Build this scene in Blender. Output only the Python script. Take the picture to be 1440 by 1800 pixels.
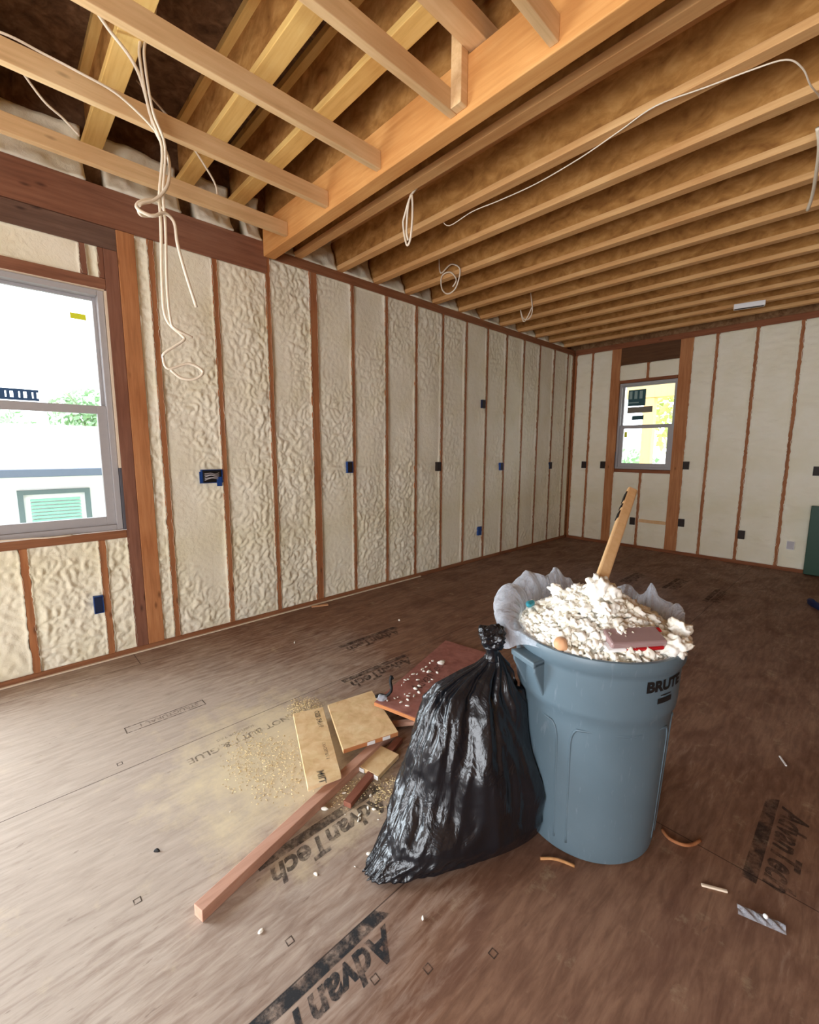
import bpy, bmesh, math, random
import numpy as np
from mathutils import Vector, Matrix
random.seed(7); RNG = np.random.RandomState(5)
sc = bpy.context.scene
for o in list(bpy.data.objects): bpy.data.objects.remove(o)
COL = sc.collection

# ------------------------------------------------------------------ camera
CAM = Vector((0, 0, 1.3956)); YAW, PITCH, ROLL, FPX = -.81161, -.13714, .00382, 773.56
fw = Vector((math.sin(YAW)*math.cos(PITCH), math.cos(YAW)*math.cos(PITCH), math.sin(PITCH)))
r0 = Vector((math.cos(YAW), -math.sin(YAW), 0)); u0 = r0.cross(fw)
rt = r0*math.cos(ROLL)+u0*math.sin(ROLL); up = -r0*math.sin(ROLL)+u0*math.cos(ROLL)
cd = bpy.data.cameras.new('camera'); cam = bpy.data.objects.new('camera', cd); COL.objects.link(cam)
cd.sensor_fit = 'HORIZONTAL'; cd.sensor_width = 36; cd.lens = FPX/1440*36; cd.clip_start = .02
cam.matrix_world = Matrix(((rt.x, up.x, -fw.x, CAM.x), (rt.y, up.y, -fw.y, CAM.y), (rt.z, up.z, -fw.z, CAM.z), (0, 0, 0, 1)))
sc.camera = cam
sc.view_settings.view_transform = 'Standard'; sc.view_settings.look = 'None'
sc.view_settings.gamma = 1; sc.view_settings.use_curve_mapping = False
sc.view_settings.exposure = 0.06
# ------------------------------------------------------------------ world and daylight
W = bpy.data.worlds.new('sky'); sc.world = W; W.use_nodes = True
bg = W.node_tree.nodes['Background']; bg.inputs[0].default_value = (.86, .94, 1, 1); bg.inputs[1].default_value = 5.0
def area(name, loc, rot, sx, sy, power, col):
    l = bpy.data.lights.new(name, 'AREA'); l.shape = 'RECTANGLE'; l.size = sx; l.size_y = sy; l.energy = power; l.color = col
    o = bpy.data.objects.new(name, l); COL.objects.link(o); o.location = loc; o.rotation_euler = rot; return o
# daylight through the two big openings behind the camera (one in the left wall, one in the back wall)
area('daylight_side_opening', (-3.62, -1.75, 1.25), (0, math.radians(-90), 0), 2.3, 1.9, 215, (.82, .92, 1))
area('daylight_back_opening', (.5, -3.35, 1.1), (math.radians(90), 0, 0), 3.2, 2.1, 150, (.97, .97, 1))
def portal(name, loc, rot, sx, sy):
    o = area(name, loc, rot, sx, sy, 1, (1, 1, 1)); o.data.cycles.is_portal = True
portal('portal_left_window', (-3.60, .18, 1.62), (0, math.radians(-90), 0), 1.5, .88)
portal('portal_far_window', (-2.32, 6.98, 1.76), (math.radians(-90), 0, 0), .74, 1.2)

# ------------------------------------------------------------------ noise (numpy Perlin)
_P = RNG.permutation(256); _P = np.concatenate([_P, _P, _P])
_G = RNG.normal(size=(256, 3)); _G /= np.linalg.norm(_G, axis=1)[:, None]
def perlin(p):
    p = np.asarray(p, float); i = np.floor(p).astype(int); f = p-i; i &= 255
    u = f*f*f*(f*(f*6-15)+10); out = 0
    for dx in (0, 1):
        for dy in (0, 1):
            for dz in (0, 1):
                h = _P[_P[_P[i[:, 0]+dx]+i[:, 1]+dy]+i[:, 2]+dz]
                g = (_G[h]*(f-np.array([dx, dy, dz]))).sum(1)
                w = (u[:, 0] if dx else 1-u[:, 0])*(u[:, 1] if dy else 1-u[:, 1])*(u[:, 2] if dz else 1-u[:, 2])
                out = out+g*w
    return out*1.6
def pn(x, y, z): return perlin(np.stack([np.asarray(x)+100., np.asarray(y)+100., np.asarray(z)+100.], 1))

# ------------------------------------------------------------------ materials
def srgb(r, g, b):
    f = lambda c: (c/255/12.92 if c/255 <= .04045 else ((c/255+.055)/1.055)**2.4)
    return (f(r), f(g), f(b), 1)
class NT:
    def __init__(s, name):
        s.m = bpy.data.materials.new(name); s.m.use_nodes = True; s.t = s.m.node_tree
        s.b = s.t.nodes['Principled BSDF']; s.out = s.t.nodes['Material Output']
    def n(s, typ, **k):
        nd = s.t.nodes.new(typ)
        for a, v in k.items():
            if a.startswith('i_'):
                key = a[2:].replace('_', ' '); nd.inputs[key].default_value = v
            else: setattr(nd, a, v)
        return nd
    def l(s, a, b): s.t.links.new(a, b)
    def coord(s, scale=(1, 1, 1), rnd=True, kind='Object'):
        tc = s.n('ShaderNodeTexCoord'); mp = s.n('ShaderNodeMapping'); mp.inputs['Scale'].default_value = scale
        s.l(tc.outputs[kind], mp.inputs[0])
        return mp.outputs[0]
    def noise(s, vec, scale, detail=4, rough=.55, dist=0, rnd=False):
        nd = s.n('ShaderNodeTexNoise'); nd.inputs['Scale'].default_value = scale; nd.inputs['Detail'].default_value = detail
        nd.inputs['Roughness'].default_value = rough; nd.inputs['Distortion'].default_value = dist
        if rnd:
            nd.noise_dimensions = '4D'; oi = s.n('ShaderNodeObjectInfo'); mt = s.n('ShaderNodeMath', operation='MULTIPLY'); mt.inputs[1].default_value = 37
            s.l(oi.outputs['Random'], mt.inputs[0]); s.l(mt.outputs[0], nd.inputs['W'])
        s.l(vec, nd.inputs['Vector']); return nd.outputs['Fac']
    def ramp(s, fac, stops, interp='LINEAR'):
        r = s.n('ShaderNodeValToRGB'); cr = r.color_ramp; cr.interpolation = interp
        while len(cr.elements) < len(stops): cr.elements.new(.5)
        for e, (p, c) in zip(cr.elements, stops):
            e.position = p; e.color = c if len(c) == 4 else (*c, 1)
        s.l(fac, r.inputs[0]); return r.outputs[0]
    def mix(s, fac, a, b, mode='MIX'):
        m = s.n('ShaderNodeMix', data_type='RGBA', blend_type=mode)
        for sock, v in ((0, fac), (6, a), (7, b)):
            if isinstance(v, (int, float, tuple)): m.inputs[sock].default_value = v
            else: s.l(v, m.inputs[sock])
        return m.outputs[2]
    def math(s, op, a, b=0, clamp=False):
        m = s.n('ShaderNodeMath', operation=op, use_clamp=clamp)
        for k, v in ((0, a), (1, b)):
            if isinstance(v, (int, float)): m.inputs[k].default_value = v
            else: s.l(v, m.inputs[k])
        return m.outputs[0]
    def bump(s, h, strength, dist):
        b = s.n('ShaderNodeBump'); b.inputs['Strength'].default_value = strength; b.inputs['Distance'].default_value = dist
        s.l(h, b.inputs['Height']); s.l(b.outputs[0], s.b.inputs['Normal']); return b
    def base(s, c, rough=.6, spec=.3):
        if isinstance(c, tuple): s.b.inputs['Base Color'].default_value = c
        else: s.l(c, s.b.inputs['Base Color'])
        s.b.inputs['Roughness'].default_value = rough; s.b.inputs['Specular IOR Level'].default_value = spec
        return s.m
def wood(name, dark, mid, light, axis, knots=True, rough=.7):
    t = NT(name); sc_ = [14, 14, 14]; sc_[axis] = 1.0
    v = t.coord(tuple(sc_)); g = t.noise(v, 3.2, 6, .6, .4, True)
    v2 = t.coord((1.6,)*3); big = t.noise(v2, 1.3, 3, .5, 0, True)
    c = t.mix(.35, t.ramp(g, [(.22, dark), (.5, mid), (.8, light)]), mid)
    c2 = t.mix(t.ramp(big, [(.35, (0, 0, 0)), (.7, (1, 1, 1))]), c, t.mix(1.0, c, (.86, .76, .68, 1), 'MULTIPLY'))
    if knots:
        ks = [9, 9, 9]; ks[axis] = 3.2
        vo = t.n('ShaderNodeTexVoronoi', i_Scale=1.0, i_Randomness=1.0); t.l(t.coord(tuple(ks)), vo.inputs['Vector'])
        k = t.ramp(vo.outputs['Distance'], [(.03, (1, 1, 1)), (.11, (0, 0, 0))])
        c2 = t.mix(t.math('MULTIPLY', k, .65), c2, (dark[0]*.35, dark[1]*.3, dark[2]*.3, 1))
    t.bump(g, .25, .002)
    return t.base(c2, rough, .25)
def osb(name, a, b, c, sx=1, sy=1, sz=1, rough=.75, vz=.12, ns=12):
    t = NT(name); v = t.coord((sx, sy, sz))
    vo = t.n('ShaderNodeTexVoronoi', i_Scale=26.0); wn = t.noise(v, 5, 3, .6, 2.0, True)
    t.l(v, vo.inputs['Vector'])
    n = t.noise(v, ns, 5, .6, 1.2, True)
    f = t.math('ADD', t.math('MULTIPLY', n, .7), t.math('MULTIPLY', wn, .3))
    col = t.ramp(f, [(.34, a), (.5, b), (.66, c)])
    sv = t.n('ShaderNodeSeparateColor'); t.l(vo.outputs['Color'], sv.inputs[0]); col = t.mix(vz, col, t.ramp(sv.outputs[0], [(0, (.2,)*3), (1, (.8,)*3)]), 'OVERLAY')
    t.bump(f, .2, .002)
    return t.base(col, rough, .2)
def plain(name, col, rough=.5, spec=.4, metal=0, bump=0, bscale=40):
    t = NT(name)
    v = t.coord((1, 1, 1)); n = t.noise(v, bscale, 3)
    c = t.mix(t.math('MULTIPLY', n, .35), col, (col[0]*.7, col[1]*.7, col[2]*.7, 1))
    t.b.inputs['Metallic'].default_value = metal
    if bump: t.bump(n, bump, .003)
    return t.base(c, rough, spec)
M = {}
M['stud'] = wood('framing_lumber_vertical', srgb(114, 74, 48), srgb(168, 112, 74), srgb(200, 144, 98), 2)
M['stud_pale'] = wood('framing_lumber_pale', srgb(150, 100, 60), srgb(196, 146, 96), srgb(220, 176, 126), 2)
M['post'] = wood('post_lumber', srgb(132, 84, 52), srgb(186, 128, 84), srgb(216, 162, 112), 2)
M['post_red'] = wood('stained_lumber', srgb(98, 66, 54), srgb(136, 94, 76), srgb(158, 116, 96), 2)
M['plate'] = wood('plate_lumber', srgb(96, 62, 42), srgb(146, 98, 68), srgb(170, 120, 86), 1)
M['plate_x'] = wood('plate_lumber_across', srgb(92, 54, 34), srgb(144, 90, 60), srgb(170, 114, 80), 0)
M['header'] = wood('header_lumber', srgb(100, 64, 48), srgb(142, 98, 76), srgb(166, 120, 94), 1)
M['header_gray'] = wood('weathered_header', srgb(72, 54, 46), srgb(108, 84, 72), srgb(134, 108, 94), 1)
M['ply'] = wood('dark_plywood', srgb(70, 46, 28), srgb(98, 68, 44), srgb(118, 86, 58), 0)
M['collar'] = wood('pale_ceiling_lumber', srgb(200, 162, 114), srgb(226, 192, 144), srgb(244, 216, 172), 1)
M['beam'] = wood('laminated_beam', srgb(194, 132, 72), srgb(218, 160, 96), srgb(234, 184, 122), 0, False)
M['flange'] = wood('joist_flange', srgb(188, 136, 84), srgb(216, 168, 112), srgb(236, 196, 142), 0)
M['flange_lit'] = wood('joist_flange_warm_lit', srgb(206, 158, 84), srgb(238, 200, 124), srgb(250, 222, 152), 0)  # lighter yellow copy of the flange wood, warm light put into its colour
M['web'] = osb('joist_web', srgb(138, 90, 42), srgb(176, 124, 66), srgb(204, 152, 90), 1, 1, 1.6, .8, .0, 6)
M['deck'] = osb('roof_deck_board', srgb(72, 52, 36), srgb(110, 82, 60), srgb(138, 108, 82))
M['sheath'] = osb('wall_sheathing', srgb(110, 74, 46), srgb(150, 110, 74), srgb(178, 138, 98))
M['osb_light'] = osb('fresh_osb', srgb(212, 176, 126), srgb(228, 196, 148), srgb(240, 214, 172), 1, 1, 1)
M['ply_edge'] = plain('board_edge_orange', srgb(190, 122, 74), .8)
M['white_print'] = plain('white_edge_mark', srgb(235, 232, 228), .8)
M['redboard'] = osb('red_subfloor_scrap', srgb(146, 94, 86), srgb(168, 112, 102), srgb(184, 130, 120))
M['pinkstick'] = wood('pinkish_batten', srgb(166, 122, 100), srgb(204, 160, 138), srgb(222, 184, 164), 1, False)
M['shadow_red'] = wood('floor_shadow_red', srgb(110, 66, 52), srgb(144, 92, 74), srgb(162, 108, 90), 1, False)
M['handle'] = wood('shovel_handle_wood', srgb(214, 174, 122), srgb(234, 198, 148), srgb(246, 218, 176), 2, False, .5)
M['vinyl'] = plain('window_vinyl', srgb(176, 174, 176), .4)
M['vinyl_dark'] = plain('window_track', srgb(92, 92, 100), .5)
M['sill_wood'] = plain('pale_shim', srgb(232, 214, 190), .7)
M['cable'] = plain('white_cable', srgb(236, 222, 200), .45)
M['blue'] = plain('blue_plastic', srgb(28, 70, 140), .45)
M['navy'] = plain('dark_blue_plastic', srgb(20, 36, 70), .5)
M['darkbox'] = plain('dark_box_plastic', srgb(44, 32, 27), .6)
M['tape_white'] = plain('wire_insulation', srgb(190, 186, 190), .5)
M['black'] = plain('black_rubber', srgb(20, 18, 18), .6)
M['green'] = plain('green_paint', srgb(10, 62, 38), .45)
M['metal'] = plain('bright_metal', srgb(220, 220, 220), .25, .5, .6)
M['white'] = plain('white_gloss', srgb(250, 250, 250), .4)
M['red'] = plain('red_wrapper', srgb(176, 24, 30), .35)
M['greywrap'] = plain('grey_pink_wrapper', srgb(158, 130, 128), .25, .6)
M['peach'] = plain('peach_lump', srgb(226, 172, 128), .6)
M['teal'] = plain('teal_plastic', srgb(52, 150, 168), .35)
M['yellow_tag'] = plain('yellow_tag', srgb(232, 240, 60), .5)
M['house_wall'] = plain('white_siding', (.82, .84, .86, 1), .8)
M['house_roof'] = plain('pale_roof', (.78, .78, .78, 1), .8)
M['gutter'] = plain('grey_gutter', srgb(92, 104, 120), .6)
M['housetrim'] = plain('dark_window_trim', srgb(92, 110, 112), .6)
M['blinds'] = plain('green_blinds', srgb(130, 186, 166), .6)
M['porchwood'] = plain('porch_lumber', srgb(236, 200, 140), .8)
M['ground'] = plain('outdoor_ground', srgb(180, 186, 150), .95, .2, 0, 0, 3)
M['bark'] = plain('tree_bark', srgb(190, 180, 165), .9)
M['leaf_a'] = plain('leaf_green', srgb(176, 206, 168), .8, .3, 0, 0, 4)
M['leaf_b'] = plain('leaf_yellow_green', srgb(206, 216, 140), .8, .3, 0, 0, 4)
M['sawdust'] = plain('sawdust', srgb(226, 204, 156), .95, .1, 0, .6, 300)
M['sticker_blue'] = plain('blue_label_print', srgb(60, 96, 140), .6)
M['sticker_teal'] = plain('teal_label_print', srgb(52, 92, 98), .6)
M['sticker_gray'] = plain('grey_label_print', srgb(128, 122, 108), .6)
M['sticker_pale'] = plain('pale_label_print', srgb(150, 178, 176), .6)

def mk_foam():
    t = NT('spray_foam'); v = t.coord((1, 1, 1))
    a = t.noise(v, 45, 4, .6, .6); b = t.noise(v, 2.2, 3, .5)
    c = t.ramp(b, [(.3, srgb(232, 225, 196)), (.6, srgb(242, 237, 218)), (.8, srgb(236, 228, 202))])
    t.bump(a, .5, .006)
    return t.base(c, .7, .3)
M['foam'] = mk_foam()
def mk_rubble():
    t = NT('foam_crumbs'); v = t.coord((1, 1, 1)); a = t.noise(v, 60, 4, .6); b = t.noise(v, 14, 3)
    c = t.ramp(b, [(.3, srgb(236, 228, 208)), (.6, srgb(252, 249, 240))])
    t.bump(a, .6, .004); return t.base(c, .7, .3)
M['rubble'] = mk_rubble()
def mk_floor():
    t = NT('subfloor_panels'); v1 = t.coord((16, 2.6, 1)); v = t.coord((1, 1, 1))
    st = t.noise(v1, 2.6, 7, .66, .5); big = t.noise(v, .9, 4, .55, .4); mid = t.noise(t.coord((2.4, 1, 1)), 2.6, 5, .6, .6)
    c = t.ramp(st, [(.2, srgb(104, 76, 60)), (.45, srgb(132, 99, 79)), (.62, srgb(150, 115, 93)), (.9, srgb(168, 134, 111))])
    c = t.mix(t.ramp(mid, [(.42, (0, 0, 0)), (.7, (.55, .55, .55))]), c, srgb(92, 58, 46))
    # trodden sawdust and foam film; broad blob also paints in daylight brightness at left
    sx = t.n('ShaderNodeSeparateXYZ'); t.l(v, sx.inputs[0])
    def blob(cx, cy, rx, ry):
        a = t.math('POWER', t.math('DIVIDE', t.math('SUBTRACT', sx.outputs[0], cx), rx), 2)
        b = t.math('POWER', t.math('DIVIDE', t.math('SUBTRACT', sx.outputs[1], cy), ry), 2)
        return t.math('SUBTRACT', 1, t.math('SQRT', t.math('ADD', a, b)), True)
    d = t.math('MULTIPLY', blob(-2.2, -.1, 1.9, 2.2), 1.5, True)
    dn = t.math('ADD', t.math('MULTIPLY', d, 1.0), t.math('MULTIPLY', t.math('SUBTRACT', big, .5), .9))
    dn = t.math('ADD', dn, t.math('MULTIPLY', t.math('SUBTRACT', st, .5), .9))
    dust_and_light = t.ramp(dn, [(.12, (0, 0, 0)), (.85, (.85, .85, .85))])
    c = t.mix(dust_and_light, c, t.mix(t.ramp(st, [(.3, (0, 0, 0)), (.7, (1, 1, 1))]), srgb(178, 164, 150), srgb(202, 190, 176)))
    fl = t.noise(t.coord((30, 7, 1)), 2.0, 3, .6); c = t.mix(t.ramp(fl, [(.66, (0, 0, 0)), (.74, (.5, .5, .5))]), c, srgb(96, 74, 62))
    d2 = t.math('ADD', blob(-1.75, .85, .75, .62), t.math('MULTIPLY', t.math('SUBTRACT', t.noise(v, 7, 6, .7), .5), 1.5))
    c = t.mix(t.ramp(d2, [(.15, (0, 0, 0)), (.7, (.78, .78, .78))]), c, srgb(224, 208, 172))
    # seams
    def seam(ax, pos, w, lo=None, hi=None):
        a = t.math('LESS_THAN', t.math('ABSOLUTE', t.math('SUBTRACT', sx.outputs[ax], pos)), w)
        if lo is not None:
            a = t.math('MULTIPLY', a, t.math('GREATER_THAN', sx.outputs[1-ax], lo)); a = t.math('MULTIPLY', a, t.math('LESS_THAN', sx.outputs[1-ax], hi))
        return a
    s = seam(0, -2.14, .0022)
    for p in (-.92, .30, 1.52, -3.2): s = t.math('MAXIMUM', s, seam(0, p, .002))
    for y, lo, hi in ((2.95, -3.4, -2.14), (.6, -4, -3.2), (4.1, -2.14, -.92), (1.72, -.92, .3), (-.75, -2.14, -.92), (5.3, -3.4, -2.14)):
        s = t.math('MAXIMUM', s, seam(1, y, .002, lo, hi))
    c = t.mix(t.math('MULTIPLY', s, .75), c, srgb(50, 34, 28))
    t.bump(st, .25, .002)
    rgh = t.ramp(mid, [(.3, (.55,)*3), (.7, (.8,)*3)]); m = t.base(c, .7, .25); t.l(rgh, t.b.inputs['Roughness']); return m
M['floor'] = mk_floor()
def mk_print(name, col, strength):
    t = NT(name); v = t.coord((1, 1, 1)); n = t.noise(v, 22, 6, .75)
    tr = t.n('ShaderNodeBsdfTransparent'); mx = t.n('ShaderNodeMixShader')
    f = t.ramp(n, [(.36, (0, 0, 0)), (.56, (strength,)*3)])
    t.l(f, mx.inputs[0]); t.l(tr.outputs[0], mx.inputs[1]); t.l(t.b.outputs[0], mx.inputs[2]); t.l(mx.outputs[0], t.out.inputs[0])
    return t.base(col, .8, .2)
M['ink'] = mk_print('black_floor_print', srgb(48, 52, 56), .85)
M['ink_faint'] = mk_print('faint_floor_print', srgb(84, 70, 62), .5)
M['ink_mid'] = mk_print('worn_floor_print', srgb(60, 54, 52), .62)
def mk_bagblack():
    t = NT('black_bag_plastic'); v = t.coord((3.0, 3.0, 1.1)); a = t.noise(v, 4, 4, .5, 1.2); b = t.noise(t.coord((1, 1, .5)), 22, 4, .55, 1.4)
    h = t.math('ADD', t.math('MULTIPLY', a, 1.0), t.math('MULTIPLY', b, .3)); t.bump(h, .35, .03)
    m = t.base(srgb(20, 22, 27), .27, .55); return m
M['bag'] = mk_bagblack()
def mk_canplastic():
    t = NT('grey_can_plastic'); v = t.coord((1, 1, 1)); n = t.noise(v, 3, 4); s = t.noise(t.coord((1, 1, .2)), 60, 3)
    c = t.ramp(n, [(.3, srgb(86, 104, 114)), (.7, srgb(98, 116, 126))]); c = t.mix(t.ramp(s, [(.62, (0, 0, 0)), (.75, (.25,)*3)]), c, srgb(150, 160, 168))
    t.bump(t.noise(v, 300, 2), .08, .001); return t.base(c, .42, .45)
M['can'] = mk_canplastic()
def mk_clear(name, tint, tr_amt, rough=.15):
    t = NT(name); v = t.coord((1, 1, 1)); n = t.noise(v, 22, 5, .6, 1.2); t.bump(n, .8, .02)
    tr = t.n('ShaderNodeBsdfTransparent'); mx = t.n('ShaderNodeMixShader'); fr = t.n('ShaderNodeLayerWeight', i_Blend=.35)
    f = t.math('ADD', t.math('MULTIPLY', fr.outputs['Facing'], .6), 1-tr_amt, True)
    t.l(f, mx.inputs[0]); t.l(tr.outputs[0], mx.inputs[1]); t.l(t.b.outputs[0], mx.inputs[2]); t.l(mx.outputs[0], t.out.inputs[0])
    return t.base(tint, rough, .8)
M['liner'] = mk_clear('clear_liner_film', srgb(222, 228, 238), .74, .12)
M['clear'] = mk_clear('clear_plastic_piece', srgb(200, 205, 215), .6, .08)
def mk_glass():
    t = NT('window_glass'); tr = t.n('ShaderNodeBsdfTransparent'); gl = t.n('ShaderNodeBsdfGlossy', i_Roughness=.02)
    fr = t.n('ShaderNodeFresnel', i_IOR=1.45); mx = t.n('ShaderNodeMixShader')
    t.l(fr.outputs[0], mx.inputs[0]); t.l(tr.outputs[0], mx.inputs[1]); t.l(gl.outputs[0], mx.inputs[2]); t.l(mx.outputs[0], t.out.inputs[0]); return t.m
M['glass'] = mk_glass()

# ------------------------------------------------------------------ mesh helpers
class MB:
    def __init__(s): s.v = []; s.f = []
    def box(s, x0, x1, y0, y1, z0, z1):
        n = len(s.v); s.v += [(x, y, z) for x in (x0, x1) for y in (y0, y1) for z in (z0, z1)]
        s.f += [tuple(n+i for i in q) for q in ((0, 1, 3, 2), (4, 6, 7, 5), (0, 4, 5, 1), (2, 3, 7, 6), (0, 2, 6, 4), (1, 5, 7, 3))]; return s
    def hexa(s, bottom, top):       # 4 bottom + 4 top corners, counter-clockwise
        n = len(s.v); s.v += [tuple(p) for p in bottom]+[tuple(p) for p in top]
        s.f += [(n+3, n+2, n+1, n), (n+4, n+5, n+6, n+7)]+[(n+i, n+(i+1) % 4, n+4+(i+1) % 4, n+4+i) for i in range(4)]; return s
    def slab(s, corners, th):       # quad slab with thickness th below the given top corners
        c = [Vector(p) for p in corners]; nrm = (c[1]-c[0]).cross(c[2]-c[1]).normalized()
        if nrm.z < 0: c.reverse(); nrm = -nrm
        return s.hexa([p-nrm*th for p in c], c)
    def bar(s, a, b, w, h, upv=(0, 0, 1)):
        a = Vector(a); b = Vector(b); d = (b-a).normalized(); sd = d.cross(Vector(upv)).normalized(); u = sd.cross(d)
        q = lambda p: [p-sd*w/2-u*h/2, p+sd*w/2-u*h/2, p+sd*w/2+u*h/2, p-sd*w/2+u*h/2]
        A, B = q(a), q(b); n = len(s.v); s.v += [tuple(p) for p in A+B]
        s.f += [(n+3, n+2, n+1, n), (n+4, n+5, n+6, n+7)]+[(n+i, n+(i+1) % 4, n+4+(i+1) % 4, n+4+i) for i in range(4)]; return s
    def tube(s, pts, r, k=8, sub=4):
        P = [Vector(p) for p in pts]
        if sub > 1 and len(P) > 2:
            Q = []
            for i in range(len(P)-1):
                p0, p1, p2, p3 = P[max(i-1, 0)], P[i], P[i+1], P[min(i+2, len(P)-1)]
                for j in range(sub):
                    t = j/sub; Q.append(.5*((2*p1)+(p2-p0)*t+(2*p0-5*p1+4*p2-p3)*t*t+(3*p1-p0-3*p2+p3)*t**3))
            P = Q+[P[-1]]
        ref = Vector((.31, .2, .93)); n0 = len(s.v)
        for i, p in enumerate(P):
            d = (P[min(i+1, len(P)-1)]-P[max(i-1, 0)]).normalized(); a = d.cross(ref)
            if a.length < .05: a = d.cross(Vector((1, 0, 0)))
            a.normalize(); b = d.cross(a); rr = r(i/(len(P)-1)) if callable(r) else r
            for j in range(k):
                an = 2*math.pi*j/k; s.v.append(tuple(p+(a*math.cos(an)+b*math.sin(an))*rr))
        for i in range(len(P)-1):
            for j in range(k):
                s.f.append((n0+i*k+j, n0+i*k+(j+1) % k, n0+(i+1)*k+(j+1) % k, n0+(i+1)*k+j))
        s.f.append(tuple(n0+j for j in range(k))[::-1]); s.f.append(tuple(n0+(len(P)-1)*k+j for j in range(k))); return s
    def lump(s, c, r, sub=1, amp=.3, fr=30, sq=(1, 1, 1)):
        bm = bmesh.new(); bmesh.ops.create_icosphere(bm, subdivisions=sub, radius=1); V = np.array([v.co[:] for v in bm.verts])
        F = [[v.index for v in f.verts] for f in bm.faces]; bm.free()
        R = Matrix.Rotation(random.random()*6.28, 3, 'Z') @ Matrix.Rotation(random.random()*6.28, 3, 'X'); V = V*np.array(sq); V = V @ np.array(R).T
        o = np.array(c); q = V*r*fr+o*7.3; d = 1+amp*(perlin(q+100)*1.3+(.7*perlin(q*2.3+60) if sub > 1 else 0))
        V = V*d[:, None]*r+o; n = len(s.v); s.v += [tuple(p) for p in V]; s.f += [tuple(n+i for i in f) for f in F]; return s
    def build(s, name, mat, parent=None, loc=None, smooth=False, bevel=0, mats=None):
        loc = Vector(loc) if loc is not None else (parent['_base'] and Vector(parent['_base']) if parent and '_base' in parent else Vector((0, 0, 0)))
        me = bpy.data.meshes.new(name); me.from_pydata([tuple(Vector(v)-loc) for v in s.v], [], s.f); me.validate()
        o = bpy.data.objects.new(name, me); COL.objects.link(o); me.materials.append(M[mat] if isinstance(mat, str) else mat)
        if smooth: me.polygons.foreach_set('use_smooth', [True]*len(me.polygons))
        if parent: o.parent = parent
        if parent and '_base' not in parent: pass
        if not parent: o.location = loc
        o['_base'] = tuple(loc)
        if bevel:
            b = o.modifiers.new('bevel', 'BEVEL'); b.width = bevel; b.segments = 2; b.limit_method = 'ANGLE'
        return o
def tag(o, label, cat, group=None, kind=None):
    if label: o['label'] = label
    if cat: o['category'] = cat
    if group: o['group'] = group
    if kind: o['kind'] = kind
    return o
def thing(name, loc, label=None, cat=None, group=None, kind=None):
    o = bpy.data.objects.new(name, None); COL.objects.link(o); o.location = loc; o['_base'] = tuple(loc); o.empty_display_size = .1
    return tag(o, label, cat, group, kind)
def struct(o): o['kind'] = 'structure'; return o
ORD = ['first', 'second', 'third', 'fourth', 'fifth', 'sixth', 'seventh', 'eighth', 'ninth', 'tenth', 'eleventh', 'twelfth', 'thirteenth', 'fourteenth', 'fifteenth', 'sixteenth']

# ================================================================== ROOM SHELL
XL, YF, PT, JB = -3.41, 6.79, 2.88, 2.955     # stud faces of left/far wall, underside of plate, underside of joists
struct(MB().box(-3.59, 3.3, -3.4, 6.97, -.03, 0).build('floor', 'floor', loc=(0, 0, 0)))
# left wall sheathing with the window hole and the off-frame opening
w = MB()
w.box(-3.59, -3.55, -.26, .62, -.03, .875).box(-3.59, -3.55, -.26, .62, 2.375, 3.6).box(-3.59, -3.55, .62, 6.97, -.03, 3.6)
w.box(-3.59, -3.55, -.70, -.26, -.03, 3.6).box(-3.59, -3.55, -2.9, -.70, 2.4, 3.6).box(-3.59, -3.55, -3.4, -2.9, -.03, 3.6).box(-3.59, -3.55, -2.9, -.70, -.03, .1)
struct(w.build('wall_left', 'sheath', loc=(XL, 0, 0)))
w = MB()
w.box(-3.55, -2.70, 6.93, 6.97, -.03, 3.6).box(-1.945, 3.3, 6.93, 6.97, -.03, 3.6).box(-2.70, -1.945, 6.93, 6.97, -.03, 1.15).box(-2.70, -1.945, 6.93, 6.97, 2.375, 3.6)
struct(w.build('wall_far', 'sheath', loc=(0, YF, 0)))
w = MB()
w.box(-3.55, -1.15, -3.4, -3.3, 0, 3.6).box(2.15, 3.3, -3.4, -3.3, 0, 3.6).box(-1.15, 2.15, -3.4, -3.3, 2.2, 3.6)
struct(w.build('wall_back', 'sheath', loc=(0, -3.3, 0)))
struct(MB().box(3.2, 3.3, -3.3, 6.93, 0, 3.6).build('wall_right', 'sheath', loc=(3.2, 0, 0)))
c = MB().box(-3.55, 3.2, 1.78, 1.80, 3.262, 3.60).box(-3.55, 3.2, 1.78, 6.93, 3.262, 3.29).box(-3.55, 3.2, -3.3, 1.80, 3.56, 3.60)
struct(c.build('ceiling', 'deck', loc=(0, 0, 3.26)))
# thin pale strips at the foot of the walls
struct(MB().bar((XL+.012, -.3, .006), (XL+.012, 3.4, .006), .016, .008).build('trim_1', 'sill_wood', loc=(XL, 0, 0)))
struct(MB().bar((XL, YF-.008, .005), (-.46, YF-.008, .005), .012, .01).build('trim_2', 'plate_x', loc=(XL, YF, 0)))

struct(MB().box(-3.54, 3.2, 1.764, 1.78, 3.109, 3.56).build('trim_3', 'web', loc=(0, 1.77, 3.109)))
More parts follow.
